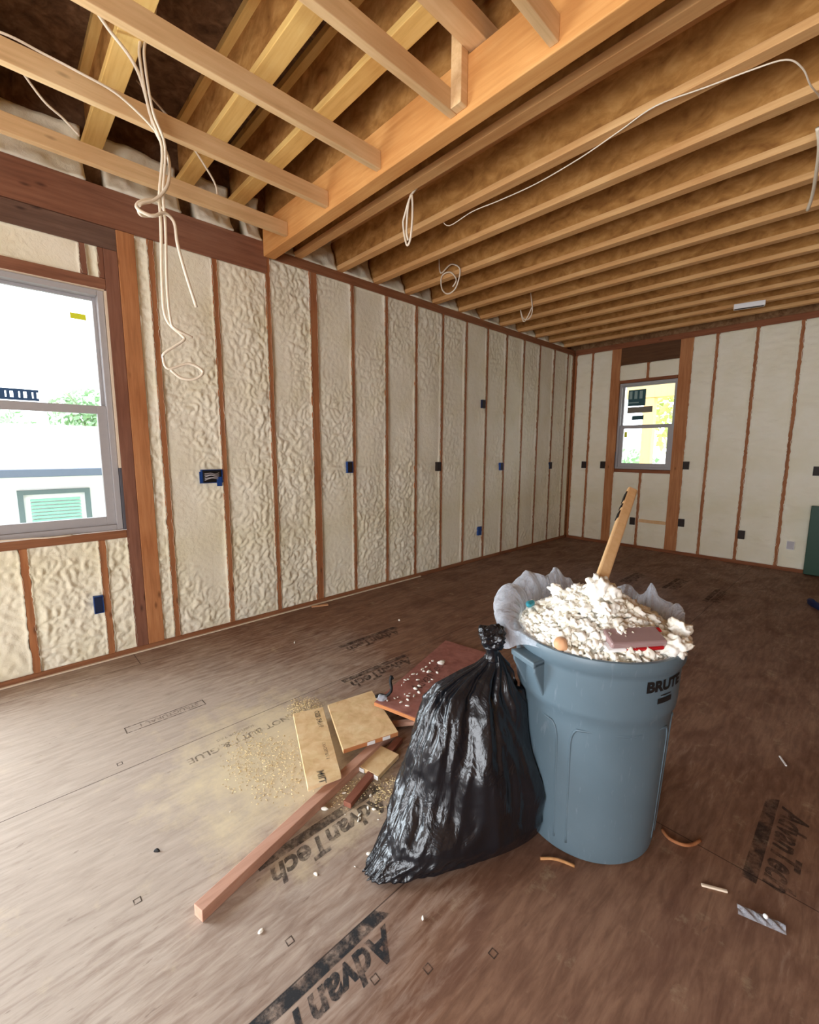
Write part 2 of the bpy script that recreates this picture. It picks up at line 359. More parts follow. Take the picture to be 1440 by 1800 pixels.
# ================================================================== FRAMING
def lumber(name, label, cat, mat, b, group=None, bevel=.003):
    x0, x1, y0, y1, z0, z1 = b
    o = MB().box(*b).build(name, mat, loc=((x0+x1)/2, (y0+y1)/2, z0), bevel=bevel); return tag(o, label, cat, group)
S = .4064; Y0 = .8904
lumber('bottom_plate', 'brown bottom plate lying along the foot of the left foam wall', 'plate', 'plate', (-3.548, XL, -.65, 6.79, 0, .038))
lumber('bottom_plate', 'brown bottom plate lying along the foot of the far foam wall', 'plate', 'plate_x', (-3.40, 3.19, YF, 6.928, 0, .038))
lumber('top_plate', 'brown top plate running under the ceiling joists on the left foam wall', 'plate', 'plate', (-3.548, XL, 1.78, 6.79, PT, JB))
lumber('top_plate', 'brown top plate under the ceiling above the far foam wall', 'plate', 'plate_x', (-3.40, 3.19, YF, 6.928, PT, JB))
lumber('header_beam', 'reddish header beam over the left window, meeting the orange ceiling beam', 'beam', 'header', (-3.548, XL+.002, -1.2, 1.70, 2.76, 2.985))
lumber('window_header', 'grey brown header board just under the reddish beam above the left window', 'beam', 'header_gray', (-3.548, XL-.004, -.26, .70, 2.63, 2.758))
studs = []
for i in range(15):
    y = Y0+S*i
    wd = .074 if i == 3 else .040
    top = 2.758 if y < 1.7 else PT-.001
    if i == 0: lab = 'narrow brown stud just right of the wide post beside the left window'
    elif i == 3: lab = 'doubled orange brown stud, broadest on the left wall after the window post'
    else: lab = 'orange brown stud on the left foam wall, %s right of the wide post' % ORD[i]
    if i == 2: lab = 'orange brown wall stud standing under the end of the orange ceiling beam'
    lumber('wall_stud', lab, 'stud', 'stud', (-3.548, XL, y-wd/2, y+wd/2, .0385, top), 'left wall studs')
lumber('corner_stud', 'dark brown stud in the far left corner of the room', 'stud', 'stud', (-3.548, XL, 6.73, 6.788, .0385, PT-.001), None)
lumber('window_post', 'wide reddish brown post standing right of the left window', 'post', 'post', (-3.548, XL+.003, .70, .80, .0385, 2.758), 'left window posts')
lumber('window_post', 'trimmer stud against the right side of the left window, under the grey header', 'post', 'post_red', (-3.548, XL+.001, .625, .699, .0385, 2.628), 'left window posts')
lumber('window_post', 'post at the left side of the left window at the frame edge', 'post', 'post', (-3.548, XL, -.44, -.262, .0385, 2.758), 'left window posts')
lumber('rough_sill', 'brown rough sill board under the left window', 'sill', 'plate', (-3.548, XL+.002, -.26, .624, .815, .868))
lumber('head_board', 'brown board lying on top of the left window frame', 'board', 'header', (-3.548, XL, -.26, .624, 2.382, 2.45))
for y, lab in ((.481, 'short stud under the left window, next to the wide post'), (.094, 'short stud under the left window at the left edge of the photo')):
    lumber('cripple_stud', lab, 'stud', 'stud', (-3.548, XL, y-.02, y+.02, .0385, .814), 'short studs below the left window')
lumber('cripple_stud', 'short reddish stud above the right end of the left window', 'stud', 'post_red', (-3.548, XL, .50, .535, 2.452, 2.628))
lumber('cripple_stud', 'short reddish stud above the left window, tight against the grey jamb', 'stud', 'post_red', (-3.548, XL, .592, .624, 2.452, 2.628))
# far wall
fx = [-3.12, -1.53, -1.126, -.72, -.31, .10, .50, .91, 1.32, 1.72, 2.13, 2.54, 2.94]
flab = ['brown stud on the far wall between the corner and the small window post']+['brown stud on the far wall, %s to the right of the small window' % ORD[i] for i in range(12)]
for x, lab in zip(fx, flab):
    lumber('wall_stud', lab, 'stud', 'stud', (x-.02, x+.02, YF, 6.928, .0385, PT-.001), 'far wall studs')
lumber('corner_stud', 'brown stud on the far wall touching the left corner', 'stud', 'stud', (-3.405, -3.36, YF, 6.928, .0385, PT-.001))
lumber('window_post', 'brown post left of the small far window', 'post', 'post', (-2.835, -2.702, YF-.002, 6.928, .0385, PT-.001), 'far window posts')
lumber('window_post', 'brown post right of the small far window', 'post', 'post', (-1.943, -1.79, YF-.002, 6.928, .0385, PT-.001), 'far window posts')
lumber('window_header', 'dark plywood header high above the small far window', 'beam', 'ply', (-2.70, -1.945, YF, 6.928, 2.64, PT-.001))
lumber('rough_sill', 'brown rough sill under the small far window', 'sill', 'plate_x', (-2.70, -1.945, YF-.002, 6.928, 1.10, 1.145))
lumber('head_board', 'brown board on top of the small far window frame', 'board', 'plate_x', (-2.70, -1.945, YF-.002, 6.928, 2.385, 2.425))
lumber('cripple_stud', 'short stud under the middle of the small far window', 'stud', 'stud', (-2.345, -2.305, YF, 6.928, .0385, 1.099))
lumber('cripple_stud', 'short stud above the middle of the small far window', 'stud', 'stud', (-2.345, -2.305, YF, 6.928, 2.426, 2.639))
lumber('blocking', 'pale horizontal blocking board between studs below the small far window', 'board', 'handle', (-2.303, -1.945, YF-.004, 6.90, .385, .43))

# ceiling beam, collar members, I-joists
lumber('ceiling_beam', 'long orange laminated beam across the ceiling carrying the low ceiling members', 'beam', 'beam', (-3.405, 3.19, 1.672, 1.762, 2.875, 3.108), None, .004)
for i, x in enumerate((-3.035, -2.52, -2.012, -1.48, -.985, -.47, .05)):
    lab = ['pale ceiling member nearest the left wall, ending at the orange beam', 'pale ceiling member second from the left wall, with the white cable bundle against it',
           'pale ceiling member third from the left wall, left of the short upright', 'pale ceiling member with a short upright standing on its end at the beam',
           'pale ceiling member at the top edge, right of the one with the short upright', 'pale ceiling member beyond the top edge, second past the short upright', 'pale ceiling member beyond the top edge, third past the short upright'][i]
    y1 = 1.671
    lumber('ceiling_member', lab, 'ceiling lumber', 'collar', (x-.019, x+.019, -3.28, y1, 2.898, 2.987), 'pale members hanging left of the beam')
lumber('upright', 'short pale upright standing where the fourth ceiling member meets the beam', 'ceiling lumber', 'collar', (-1.46, -1.40, 1.625, 1.67, 2.90, 3.34))
lumber('cross_block', 'pale lumber piece crossing above the short upright near the orange beam', 'ceiling lumber', 'collar', (-1.40, -1.31, .9, 1.90, 3.115, 3.198))
def ijoist(y, zb, h, x0, x1, fwid, label, group, fm):
    t = thing('ceiling_joist', (x0, y, zb), label, 'joist', group)
    MB().box(x0, x1, y-fwid/2, y+fwid/2, zb, zb+.038).build('bottom_flange', fm, t, bevel=.003)
    MB().box(x0, x1, y-.006, y+.006, zb+.038, zb+h-.038).build('web', 'web', t)
    MB().box(x0, x1, y-fwid/2, y+fwid/2, zb+h-.038, zb+h).build('top_flange', fm, t)
for k in range(12):
    lab = ('wooden ceiling joist next to the orange beam on its right side' if k == 0 else
           'wooden ceiling joist, %s to the right of the orange beam' % ORD[k] if k < 11 else 'wooden ceiling joist next to the far wall')
    ijoist(1.978+.4064*k, JB+.001, .304, -3.545, 3.19, .066, lab, 'joists right of the beam', 'flange')
for y, lab in ((1.50, 'upper yellow-lit joist above the low members, nearest the orange beam'), (1.145, 'upper yellow-lit joist in the middle of the three above the cable bundle'),
               (.62, 'upper yellow-lit joist furthest left, above the left window corner'), (.10, 'upper yellow-lit joist at the far left top corner'), (-.35, 'upper yellow-lit joist beyond the top left corner')):
    ijoist(y, 3.20, .358, -3.545, 3.19, .10, lab, 'upper joists left of the beam', 'flange_lit')
# rim behind the upper joists
lumber('rim_board', 'dark rim board above the reddish header behind the upper joists', 'board', 'deck', (-3.549, -3.546, -1.2, 1.66, 2.99, 3.55))

# ================================================================== SPRAY FOAM
def foam(axis, a0, a1, z0, z1, label, step=.012, seed=0, rough=1.0, base=-.018, group=None, over=.010):
    na = max(6, int((a1-a0)/step)); nz = max(4, int((z1-z0)/step))
    A, Z = np.meshgrid(np.linspace(0, 1, na+1), np.linspace(0, 1, nz+1)); A = A.ravel(); Z = Z.ravel()
    zz = z0-.003+(z1-z0+.006)*Z; s = seed*3.7
    jl = over*(.4+pn(zz*14, zz*0+s, zz*0)*.9+pn(zz*45, zz*0+s, zz*0)*.5); jr = over*(.4+pn(zz*14, zz*0+s+9, zz*0)*.9+pn(zz*45, zz*0+s+9, zz*0)*.5)
    aa = a0-jl+(a1-a0+jl+jr)*A
    wx = pn(aa*9, zz*9, zz*0+s)*.02; wz = pn(aa*9+30, zz*9, zz*0+s)*.02
    q = (aa+wx); r_ = (zz+wz)
    if axis == 'L':
        mask = np.clip(.55+1.5*pn(aa*1.6+s, zz*.9, zz*0+s*.3)+np.where(zz < 1.25, .35, -.05), .12, 1)
        b = np.abs(pn(q*22, r_*18, zz*0+s)); b2 = np.abs(pn(q*46, r_*40, zz*0+s+4)); d = base+.014*pn(aa*3, zz*2, zz*0+s)+mask*rough*(.022*b+.011*b2)
    else:
        b = np.abs(pn(q*5, r_*16, zz*0+s)); d = base+.012*pn(aa*3, zz*2, zz*0+s)+rough*.022*b+.004*pn(q*30, r_*30, zz*0+s)
    e = np.minimum(aa-aa.min(), aa.max()-aa); e = np.minimum(A*(a1-a0), (1-A)*(a1-a0)); ez = np.minimum(Z, 1-Z)*(z1-z0)
    k = np.clip(1-e/.028, 0, 1)**1.5; d = d*(1-k)+k*(-.010+.014*pn(zz*12, A*3, zz*0+s)); d = np.where(e <= .0001, .0025, d)
    d = np.minimum(d, np.where((e < .012), .004, .012)); d = np.where(ez <= .0001, -.01, d)
    if axis == 'L': V = np.stack([XL+d, aa, zz], 1)
    else: V = np.stack([aa, YF-d, zz], 1)
    m = MB(); m.v = [tuple(p) for p in V]; n = na+1
    for j in range(nz):
        for i in range(na):
            f = (j*n+i, j*n+i+1, (j+1)*n+i+1, (j+1)*n+i); m.f.append(f if axis == 'L' else f[::-1])
    # back skirt so that the foam has real depth
    bd = [j*n for j in range(nz+1)][::-1]; loop = list(range(n))+[j*n+na for j in range(1, nz+1)]+[nz*n+i for i in range(na-1, -1, -1)]+[j*n for j in range(nz-1, 0, -1)]
    off = len(m.v)
    for i in loop:
        x, y, z = m.v[i]
        yc = min(max(y, a0+.001), a1-.001) if axis == 'L' else y; xc = min(max(x, a0+.001), a1-.001) if axis == 'F' else x
        m.v.append((-3.545, yc, z) if axis == 'L' else (xc, 6.925, z))
    L = len(loop)
    for i in range(L):
        f = (loop[i], off+i, off+(i+1) % L, loop[(i+1) % L]); m.f.append(f if axis == 'L' else f[::-1])
    bf = tuple(off+i for i in range(L)); m.f.append(bf[::-1] if axis == 'L' else bf)
    o = m.build('spray_foam_panel', 'foam', loc=((XL-.07, (a0+a1)/2, z0) if axis == 'L' else ((a0+a1)/2, YF+.07, z0)), smooth=True)
    return tag(o, label, 'insulation', group)
G1 = 'foam panels between the left wall studs'
foam('L', .80, Y0-.02, .04, 2.757, 'narrow strip of cream spray foam right beside the wide window post', .009, 1, group=G1)
for i in range(15):
    a0 = Y0+S*i+(.037 if i == 3 else .02); a1 = Y0+S*(i+1)-(.037 if i+1 == 3 else .02)
    if i == 14: a1 = 6.728
    top = 2.757 if a0 < 1.5 else PT-.002
    st = .008 if i < 3 else (.010 if i < 6 else .014)
    nm = 'cream foam panel on the left wall, %s to the right of the window post' % ORD[i+1] if i < 14 else 'tall cream spray foam panel on the left wall, against the far corner'
    if i == 0: nm = 'tall lumpy cream foam panel with the hanging white cables in front of it'
    foam('L', a0, a1, .04, top, nm, st, 10+i, rough=1.0 if i < 8 else .7, group=G1)
foam('L', .115, .46, .04, .813, 'square lumpy foam panel under the left window between two short studs', .008, 40, 1.1)
foam('L', .502, .624, .04, .813, 'narrow foam strip under the right end of the left window', .008, 41)
foam('L', -.26, .073, .04, .813, 'lumpy foam panel under the left window at the left photo edge', .01, 42)
foam('L', -.26, .499, 2.452, 2.628, 'smooth wide foam panel above the left window', .009, 43, .3)
foam('L', .536, .591, 2.452, 2.628, 'tiny foam patch above the right corner of the left window', .008, 44, .3)
foam('L', -.66, -.442, .04, 2.757, 'foam strip left of the left window, outside the photo edge', .02, 45)
G2 = 'foam panels between the far wall studs'
fb = [(-3.36, -3.14, 'cream foam panel on the far wall, first right of the corner'), (-3.10, -2.836, 'cream foam panel on the far wall, just left of the small window post'), (-1.789, -1.55, 'cream foam panel on the far wall, just right of the small window post')]
for i in range(1, 12): fb.append((fx[i]+.02, fx[i+1]-.02, 'cream foam panel on the far wall, %s right of the small window' % ORD[i]))
for i, (a, b, lab) in enumerate(fb): foam('F', a, b, .04, PT-.002, lab, .02, 60+i, .8, group=G2)
foam('F', -2.70, -2.346, .04, 1.098, 'small foam panel under the far window, left of its short stud', .02, 80, .8, group='small foam panels around the far window')
foam('F', -2.304, -1.945, .04, 1.098, 'small foam panel under the far window, right of its short stud', .02, 81, .8, group='small foam panels around the far window')
foam('F', -2.70, -2.346, 2.427, 2.638, 'small foam panel above the far window, left of its short stud', .02, 82, .5, group='small foam panels around the far window')
foam('F', -2.304, -1.945, 2.427, 2.638, 'small foam panel above the far window, right of its short stud', .02, 83, .5, group='small foam panels around the far window')
# rim foam between joist ends on top of the plate
def rimfoam(y0, y1, z0, z1, lab, bulge=.05, seed=0, grp=None):
    ny, nz = max(8, int((y1-y0)/.02)), max(6, int((z1-z0)/.02)); A, Z = np.meshgrid(np.linspace(0, 1, ny+1), np.linspace(0, 1, nz+1)); A = A.ravel(); Z = Z.ravel()
    yy = y0+(y1-y0)*A; zz = z0+(z1-z0)*Z; s = seed*2.3+50
    lowb = np.clip(1-Z*1.25, 0, 1)
    d = -.08+bulge*1.6*lowb**1.6+.03*np.abs(pn(yy*12, zz*12, zz*0+s))+.03*pn(yy*5, zz*5, zz*0+s)
    V = np.stack([np.maximum(XL+np.minimum(d, .012), -3.54), yy, zz], 1); m = MB(); m.v = [tuple(p) for p in V]; n = ny+1
    for j in range(nz):
        for i in range(ny): m.f.append((j*n+i, j*n+i+1, (j+1)*n+i+1, (j+1)*n+i))
    loop = list(range(n))+[j*n+ny for j in range(1, nz+1)]+[nz*n+i for i in range(ny-1, -1, -1)]+[j*n for j in range(nz-1, 0, -1)]; off = len(m.v)
    for i in loop: m.v.append((-3.545, m.v[i][1], m.v[i][2]))
    L = len(loop)
    for i in range(L): m.f.append((loop[i], off+i, off+(i+1) % L, loop[(i+1) % L]))
    m.f.append(tuple(off+i for i in range(L))[::-1])
    tag(m.build('rim_foam', 'foam', loc=(XL-.07, (y0+y1)/2, z0), smooth=True), lab, 'insulation', grp)
for k in range(12):
    a = 1.978+.4064*(k-1)+.034 if k else 1.77; b = 1.978+.4064*k-.034
    rimfoam(a, b, JB+.001, 3.25, 'pale foam wad on the left plate %s' % ('between the orange beam and the first joist' if k == 0 else 'after the %s joist past the orange beam' % ORD[k-1]), .05, k, 'foam wads between the joist ends')
for j, (a, b, lab) in enumerate(((-.29, .048, 'grey foam above the reddish header at the left photo edge'), (.152, .568, 'grey foam above the reddish header, left of the furthest left upper joist'), (.672, 1.093, 'grey foam above the reddish header, between the cable bundle joists'), (1.197, 1.448, 'grey foam above the reddish header, near the orange beam'), (1.552, 1.668, 'grey foam scrap above the reddish header, touching the orange beam'))):
    rimfoam(a, b, 2.987, 3.30, lab, .055, 20+j, 'foam above the reddish header')

# ================================================================== WINDOWS
def window(name, wall, a0, a1, z0, z1, zm, fr):
    base = (XL, (a0+a1)/2, z0) if wall == 'L' else ((a0+a1)/2, YF, z0)
    t = thing(name, base, kind='structure')
    def bx(m, p0, p1, q0, q1, d0, d1):      # along, height, depth outwards from the stud face
        if wall == 'L': m.box(XL-d1, XL-d0, p0, p1, q0, q1)
        else: m.box(p0, p1, YF+d0, YF+d1, q0, q1)
    def ring(p0, p1, q0, q1, w_, d0, d1, wb=None):
        m = MB(); wb = wb or w_
        bx(m, p0, p0+w_, q0, q1, d0, d1); bx(m, p1-w_, p1, q0, q1, d0, d1); bx(m, p0+w_, p1-w_, q0, q0+wb, d0, d1); bx(m, p0+w_, p1-w_, q1-w_, q1, d0, d1); return m
    ring(a0, a1, z0, z1, fr, .02, .14).build('window_frame', 'vinyl', t, bevel=.003)
    g = fr
    up_ = ring(a0+g, a1-g, zm-.005, z1-g, .018, .085, .11, .03).build('upper_sash', 'vinyl', t, bevel=.002)
    m = MB(); bx(m, a0+g+.018, a1-g-.018, zm+.025, z1-g-.018, .094, .098); m.build('window_pane', 'glass', up_)
    lo = ring(a0+g, a1-g, z0+g, zm+.035, .05, .04, .075, .055).build('lower_sash', 'vinyl', t, bevel=.002)
    m = MB(); bx(m, a0+g+.05, a1-g-.05, z0+g+.055, zm-.015, .055, .059); m.build('window_pane', 'glass', lo)
    return t, up_, lo, bx
t1, up1, lo1, bx = window('window_1', 'L', -.258, .610, .872, 2.378, 1.64, .034)
m = MB(); bx(m, .44, .52, 1.66+.54, 1.66+.575, .0925, .0935); m.build('yellow_sticker', 'yellow_tag', up1)['label'] = 'small yellow sticker'
m = MB()
for q in ((.03, .25, 1.735, 1.75), (.03, .25, 1.685, 1.70)): bx(m, q[0], q[1], q[2], q[3], .0925, .0935)
for k in range(7): bx(m, .045+.03*k, .06+.03*k+(k % 2)*.008, 1.70, 1.735, .0925, .0935)
m.build('label_sticker', 'sticker_blue', up1)['label'] = 'blue printed label'
m = MB(); bx(m, .612, .624, 1.28, 2.378, .0, .13); m.build('pale_shim', 'sill_wood', t1)
m = MB(); bx(m, -.258, .612, 2.3785, 2.3815, -.004, .12); m.build('pale_shim', 'sill_wood', t1)
m = MB(); bx(m, .612, .624, .872, 1.279, .0, .13); m.build('dark_gap_strip', 'vinyl_dark', t1)
m = MB(); bx(m, -.258, .624, .8685, .8715, -.005, .12); m.build('sill_gasket', 'white', t1)
t2, up2, lo2, bx = window('window_2', 'F', -2.698, -1.947, 1.15, 2.382, 1.75, .03)
m = MB(); bx(m, -2.60, -2.36, 2.06, 2.29, .0925, .0935); m.build('energy_label', 'sticker_teal', up2)['label'] = 'dark teal square label'
m = MB()
for k in range(3): bx(m, -2.585+.07*k, -2.545+.07*k, 2.16, 2.27, .0915, .0922)
bx(m, -2.59, -2.45, 2.10, 2.115, .0915, .0922); m.build('label_print', 'sticker_pale', up2)
m = MB(); bx(m, -2.60, -2.26, 1.96, 2.045, .0925, .0935); m.build('grey_label', 'sticker_gray', up2)
m = MB(); bx(m, -2.53, -2.37, 1.86, 1.92, .0925, .0935); m.build('small_label', 'sticker_teal', up2)
m = MB(); bx(m, -2.605, -2.565, 1.61, 1.69, .0535, .0545); m.build('yellow_sticker', 'yellow_tag', lo2)
m = MB(); bx(m, -2.701, -2.6985, 1.16, 1.40, -.001, .1); m.build('dark_gap_strip', 'vinyl_dark', t2)

# ================================================================== ELECTRICAL BOXES
def ebox(wall, a, z, w_, h, label, boxmat, cover=None, group='outlet boxes on the studs'):
    base = (XL, a, z-h/2) if wall == 'L' else (a, YF, z-h/2)
    t = thing('outlet_box', base, label, 'outlet box', group)
    def bx(m, p0, p1, q0, q1, d0, d1):
        if wall == 'L': m.box(XL+d0, XL+d1, p0, p1, q0, q1)
        else: m.box(p0, p1, YF-d1, YF-d0, q0, q1)
    m = MB(); th = .004
    bx(m, a-w_/2, a-w_/2+th, z-h/2, z+h/2, -.07, .014); bx(m, a+w_/2-th, a+w_/2, z-h/2, z+h/2, -.07, .014)
    bx(m, a-w_/2+th, a+w_/2-th, z-h/2, z-h/2+th, -.07, .014); bx(m, a-w_/2+th, a+w_/2-th, z+h/2-th, z+h/2, -.07, .014)
    bx(m, a-w_/2+th, a+w_/2-th, z-h/2+th, z+h/2-th, -.07, -.03)
    m.build('box_shell', boxmat, t)
    m = MB(); bx(m, a-w_*.44, a+w_*.44, z-h*.45, z+h*.45, -.03, .012); m.build('device', cover or 'darkbox', t, bevel=.003)
    return t, bx
t, bx = ebox('L', 1.195, 1.205, .15, .10, 'blue triple outlet box stuffed with grey wires on the left foam wall', 'blue', 'black')
for k in range(5):
    MB().tube([(XL+.010, 1.14, 1.225-.012*k), (XL+.026, 1.18, 1.232-.010*k+random.uniform(-.006, .006)), (XL+.024, 1.21, 1.222-.008*k), (XL+.012, 1.245, 1.23-.012*k)], .0028, 6).build('wire', 'tape_white', t, smooth=True)
m = MB(); bx(m, 1.105, 1.13, 1.155, 1.24, .004, .010); m.build('tape_flap', 'blue', t)
m = MB(); bx(m, 1.225, 1.262, 1.130, 1.20, .013, .018); m.build('tape_flap', 'blue', t)
ebox('L', 2.455, 1.245, .062, .105, 'dark blue outlet box on the stud right of the doubled stud', 'blue', 'darkbox')
ebox('L', 3.685, 1.226, .06, .10, 'brownish outlet box at waist height, third along the left wall', 'darkbox')
ebox('L', 4.905, 1.20, .06, .10, 'teal blue outlet box at waist height, fourth along the left wall', 'blue', 'darkbox')
ebox('L', 6.18, 1.19, .06, .10, 'small dark blue outlet box at waist height nearest the far corner', 'navy')
ebox('L', 4.48, 1.975, .062, .10, 'dark outlet box mounted highest on the left wall', 'navy')
ebox('L', 4.465, .39, .065, .11, 'bright blue outlet box low on the left wall, far along it', 'blue', 'blue')
ebox('L', .432, .395, .052, .115, 'bright blue outlet box low on the short stud under the left window', 'blue', 'navy')
for a, z, lab in ((-3.165, 1.195, 'dark outlet box on the far wall nearest the corner'), (-2.87, 1.20, 'dark outlet box on the far wall left of the small window post'), (-1.757, 1.22, 'dark outlet box right beside the small far window post at sill height'),
                  (-.45, 1.19, 'dark outlet box at the right photo edge above the green panel'), (-2.385, .39, 'dark outlet box low under the far window, left end of the blocking board'), (-1.755, .44, 'dark outlet box low on the right of the small window post'),
                  (-1.08, .37, 'brown outlet box low on the second stud right of the far window')):
    ebox('F', a, z, .07, .105, lab, 'darkbox')
ebox('F', -.60, .31, .07, .10, 'white low outlet box with a grey plug near the green panel', 'white', 'tape_white')

# ================================================================== CABLES
def cable(pts, r, label, name='cable', mat='cable', grp=None, jit=0):
    P = [Vector(p)+Vector((random.uniform(-jit, jit), 0, 0)) for p in pts]
    return tag(MB().tube(P, r, 8, 5).build(name, mat, loc=P[-1], smooth=True), label, 'cable', grp)
A = [(-2.49,.465,3.30),(-2.47,.540,3.201),(-2.46,.608,3.130),(-2.45,.647,3.061),(-2.46,.678,2.950),(-2.46,.696,2.876),(-2.46,.737,2.80),(-2.46,.750,2.742),(-2.44,.728,2.634),(-2.43,.670,2.551),(-2.42,.603,2.503),(-2.44,.605,2.467),(-2.47,.666,2.493),(-2.48,.721,2.527),(-2.46,.682,2.563),(-2.44,.609,2.522),(-2.42,.590,2.482),(-2.41,.645,2.463),(-2.42,.702,2.500),(-2.43,.746,2.477),(-2.44,.758,2.391),(-2.45,.789,2.268),(-2.46,.834,2.117)]
cable(A, .0075, 'thick white cable tied in loose loops below the second pale ceiling member', grp='hanging white cables', jit=.004)
B = [(-2.47,.724,3.420),(-2.46,.704,3.330),(-2.45,.656,3.190),(-2.45,.654,3.099),(-2.45,.676,2.926),(-2.46,.722,2.803),(-2.46,.697,2.598),(-2.46,.694,2.447),(-2.46,.682,2.189),(-2.46,.689,2.033),(-2.45,.752,1.965),(-2.44,.756,1.938),(-2.46,.674,1.871),(-2.47,.667,1.843),(-2.46,.684,1.796),(-2.44,.776,1.830),(-2.42,.834,1.795),(-2.43,.799,1.757),(-2.45,.739,1.756),(-2.46,.694,1.792)]
cable(B, .0065, 'lowest hanging white cable by the left wall, with a round loop at its end', grp='hanging white cables')
B2 = [(x+.02, y+.012+.004*math.sin(i), z) for i, (x, y, z) in enumerate(B[:10])]+[(-2.44, .72, 1.99), (-2.44, .80, 1.96)]
cable(B2, .006, 'white cable beside the lowest looped one, ending in a short stub', grp='hanging white cables')
cable([(-3.05,.269,3.24),(-3.03,.356,3.116),(-3.04,.432,3.075),(-3.055,.499,3.03)], .006, 'short white cable drooping onto the leftmost pale ceiling member')
cable([(-2.53,.05,2.992),(-2.49,.200,2.99),(-2.49,.306,2.985),(-2.46,.419,2.960),(-2.455,.541,2.945),(-2.46,.647,2.900),(-2.46,.714,2.85)], .005, 'thin cable running along the second pale ceiling member toward the bundle')
cable([(-3.1,.80,3.47),(-3.08,.941,3.35),(-3.06,1.048,3.25),(-3.06,1.153,3.13),(-3.06,1.199,3.06),(-3.06,1.207,2.995)], .006, 'grey white cable dropping behind the ceiling members toward the leftmost one')
cable([(-2.065,2.020,2.975),(-2.129,2.020,2.943),(-2.180,2.022,2.865),(-2.201,2.024,2.806),(-2.164,2.020,2.678),(-2.128,2.018,2.700),(-2.108,2.016,2.823),(-2.119,2.02,2.95),(-2.15,2.02,2.90),(-2.165,2.02,2.76),(-2.15,2.02,2.70)], .0065, 'white cable bundle hanging down just right of the orange beam')
Gc = [(-2.26,2.44,3.0),(-2.181,2.437,2.93),(-1.979,2.432,2.945),(-1.790,2.46,2.95),(-1.535,2.47,2.95),(-1.250,2.434,2.949),(-1.028,2.38,2.949),(-.852,2.335,2.948),(-.666,2.378,2.948),(-.513,2.409,2.946),(-.409,2.439,2.940),(-.364,2.506,2.92),(-.346,2.604,2.90),(-.33,2.75,2.92),(-.33,2.95,2.94)]
cable(Gc, .003, 'thin pale cable sagging along the underside of the second and third joists')
cable([(-.36,3.05,2.95),(-.356,3.141,2.91),(-.374,3.312,2.88),(-.409,3.568,2.86),(-.439,3.703,2.84)], .009, 'white cable hanging at the right photo edge')
cable([(-2.939,3.150,3.139),(-2.916,3.150,3.010),(-2.80,3.15,3.05),(-2.70,3.150,3.0),(-2.691,3.150,2.926),(-2.741,3.150,2.830),(-2.83,3.15,2.81),(-2.90,3.150,2.87),(-2.908,3.150,2.969),(-2.85,3.14,2.99),(-2.778,3.140,2.973),(-2.72,3.14,2.90),(-2.76,3.14,2.85)], .006, 'round coil of white cable hanging at the joist ends over the left plate')
cable([(-2.720,4.350,3.072),(-2.691,4.350,2.893),(-2.729,4.350,2.814),(-2.80,4.35,2.83),(-2.839,4.350,2.925),(-2.797,4.350,2.80),(-2.75,4.35,2.83),(-2.699,4.350,2.924)], .006, 'small cable loops hanging from the joists farther along the left wall')
cable([(-3.44,-.3,.885),(-3.38,.0,.882),(-3.375,.12,.879),(-3.37,.22,.874),(-3.385,.33,.8725)], .005, 'pale cable lying on the sill of the left window')
tag(MB().bar((-3.445, 4.21, 3.03), (-3.435, 4.28, 3.10), .03, .012).build('white_clip', 'white', loc=(-3.36, 4.2, 3.06), bevel=.003), 'small bright white scrap stuck by the joist ends on the left plate', 'scrap')
t = thing('ceiling_light', (-1.08, 5.93, 2.90), 'small bright metal strip fixture under the joists near the far wall', 'light fixture')
MB().bar((-1.215, 5.905, 2.925), (-.955, 5.957, 2.925), .075, .05).build('fixture_housing', 'white', t, bevel=.006)  # metal housing coloured white to paint in its bright reflection
MB().bar((-1.205, 5.897, 2.902), (-.965, 5.945, 2.902), .03, .01).build('dark_slot', 'black', t)

# ================================================================== TRASH CAN
CC = Vector((-.654, 1.57, 0)); VD = Vector((-.654, 1.57, 0)).normalized(); VS = Vector((VD.y, -VD.x, 0))   # away / rightwards
def canpt(th, r, z): return CC+VS*(r*math.cos(th))+VD*(r*math.sin(th))+Vector((0, 0, z))    # th=-90deg faces the camera
H = .755
t_can = thing('trash_can', CC, 'tall round blue-grey plastic trash can heaped with foam scraps', 'trash can')
prof = [(0, .004), (.215, .004), (.225, .0), (.236, .006), (.240, .03), (.246, .12), (.258, .40), (.262, .50), (.264, .535), (.274, .548), (.276, .565), (.281, .69), (.283, .705), (.292, .712), (.294, .745), (.291, .755), (.284, .757), (.279, .75), (.277, .70), (.262, .52), (.232, .03), (.2, .02), (0, .02)]
NA = 144; m = MB()
for (r, z) in prof:
    for j in range(NA):
        th = 2*math.pi*j/NA; rr = r
        ph = ((th*4/(2*math.pi)+.42) % 1)     # four recessed panels round the lower body
        if .03 < z < .5 and r > .235:
            ed = min(ph, 1-ph); rr -= .0
        m.v.append(tuple(canpt(th, rr, z)))
for i in range(len(prof)-1):
    for j in range(NA): m.f.append((i*NA+j, i*NA+(j+1) % NA, (i+1)*NA+(j+1) % NA, (i+1)*NA+j))
body = m.build('can_body', 'can', t_can, smooth=True)
md = body.modifiers.new('edge', 'EDGE_SPLIT'); md.split_angle = math.radians(50)
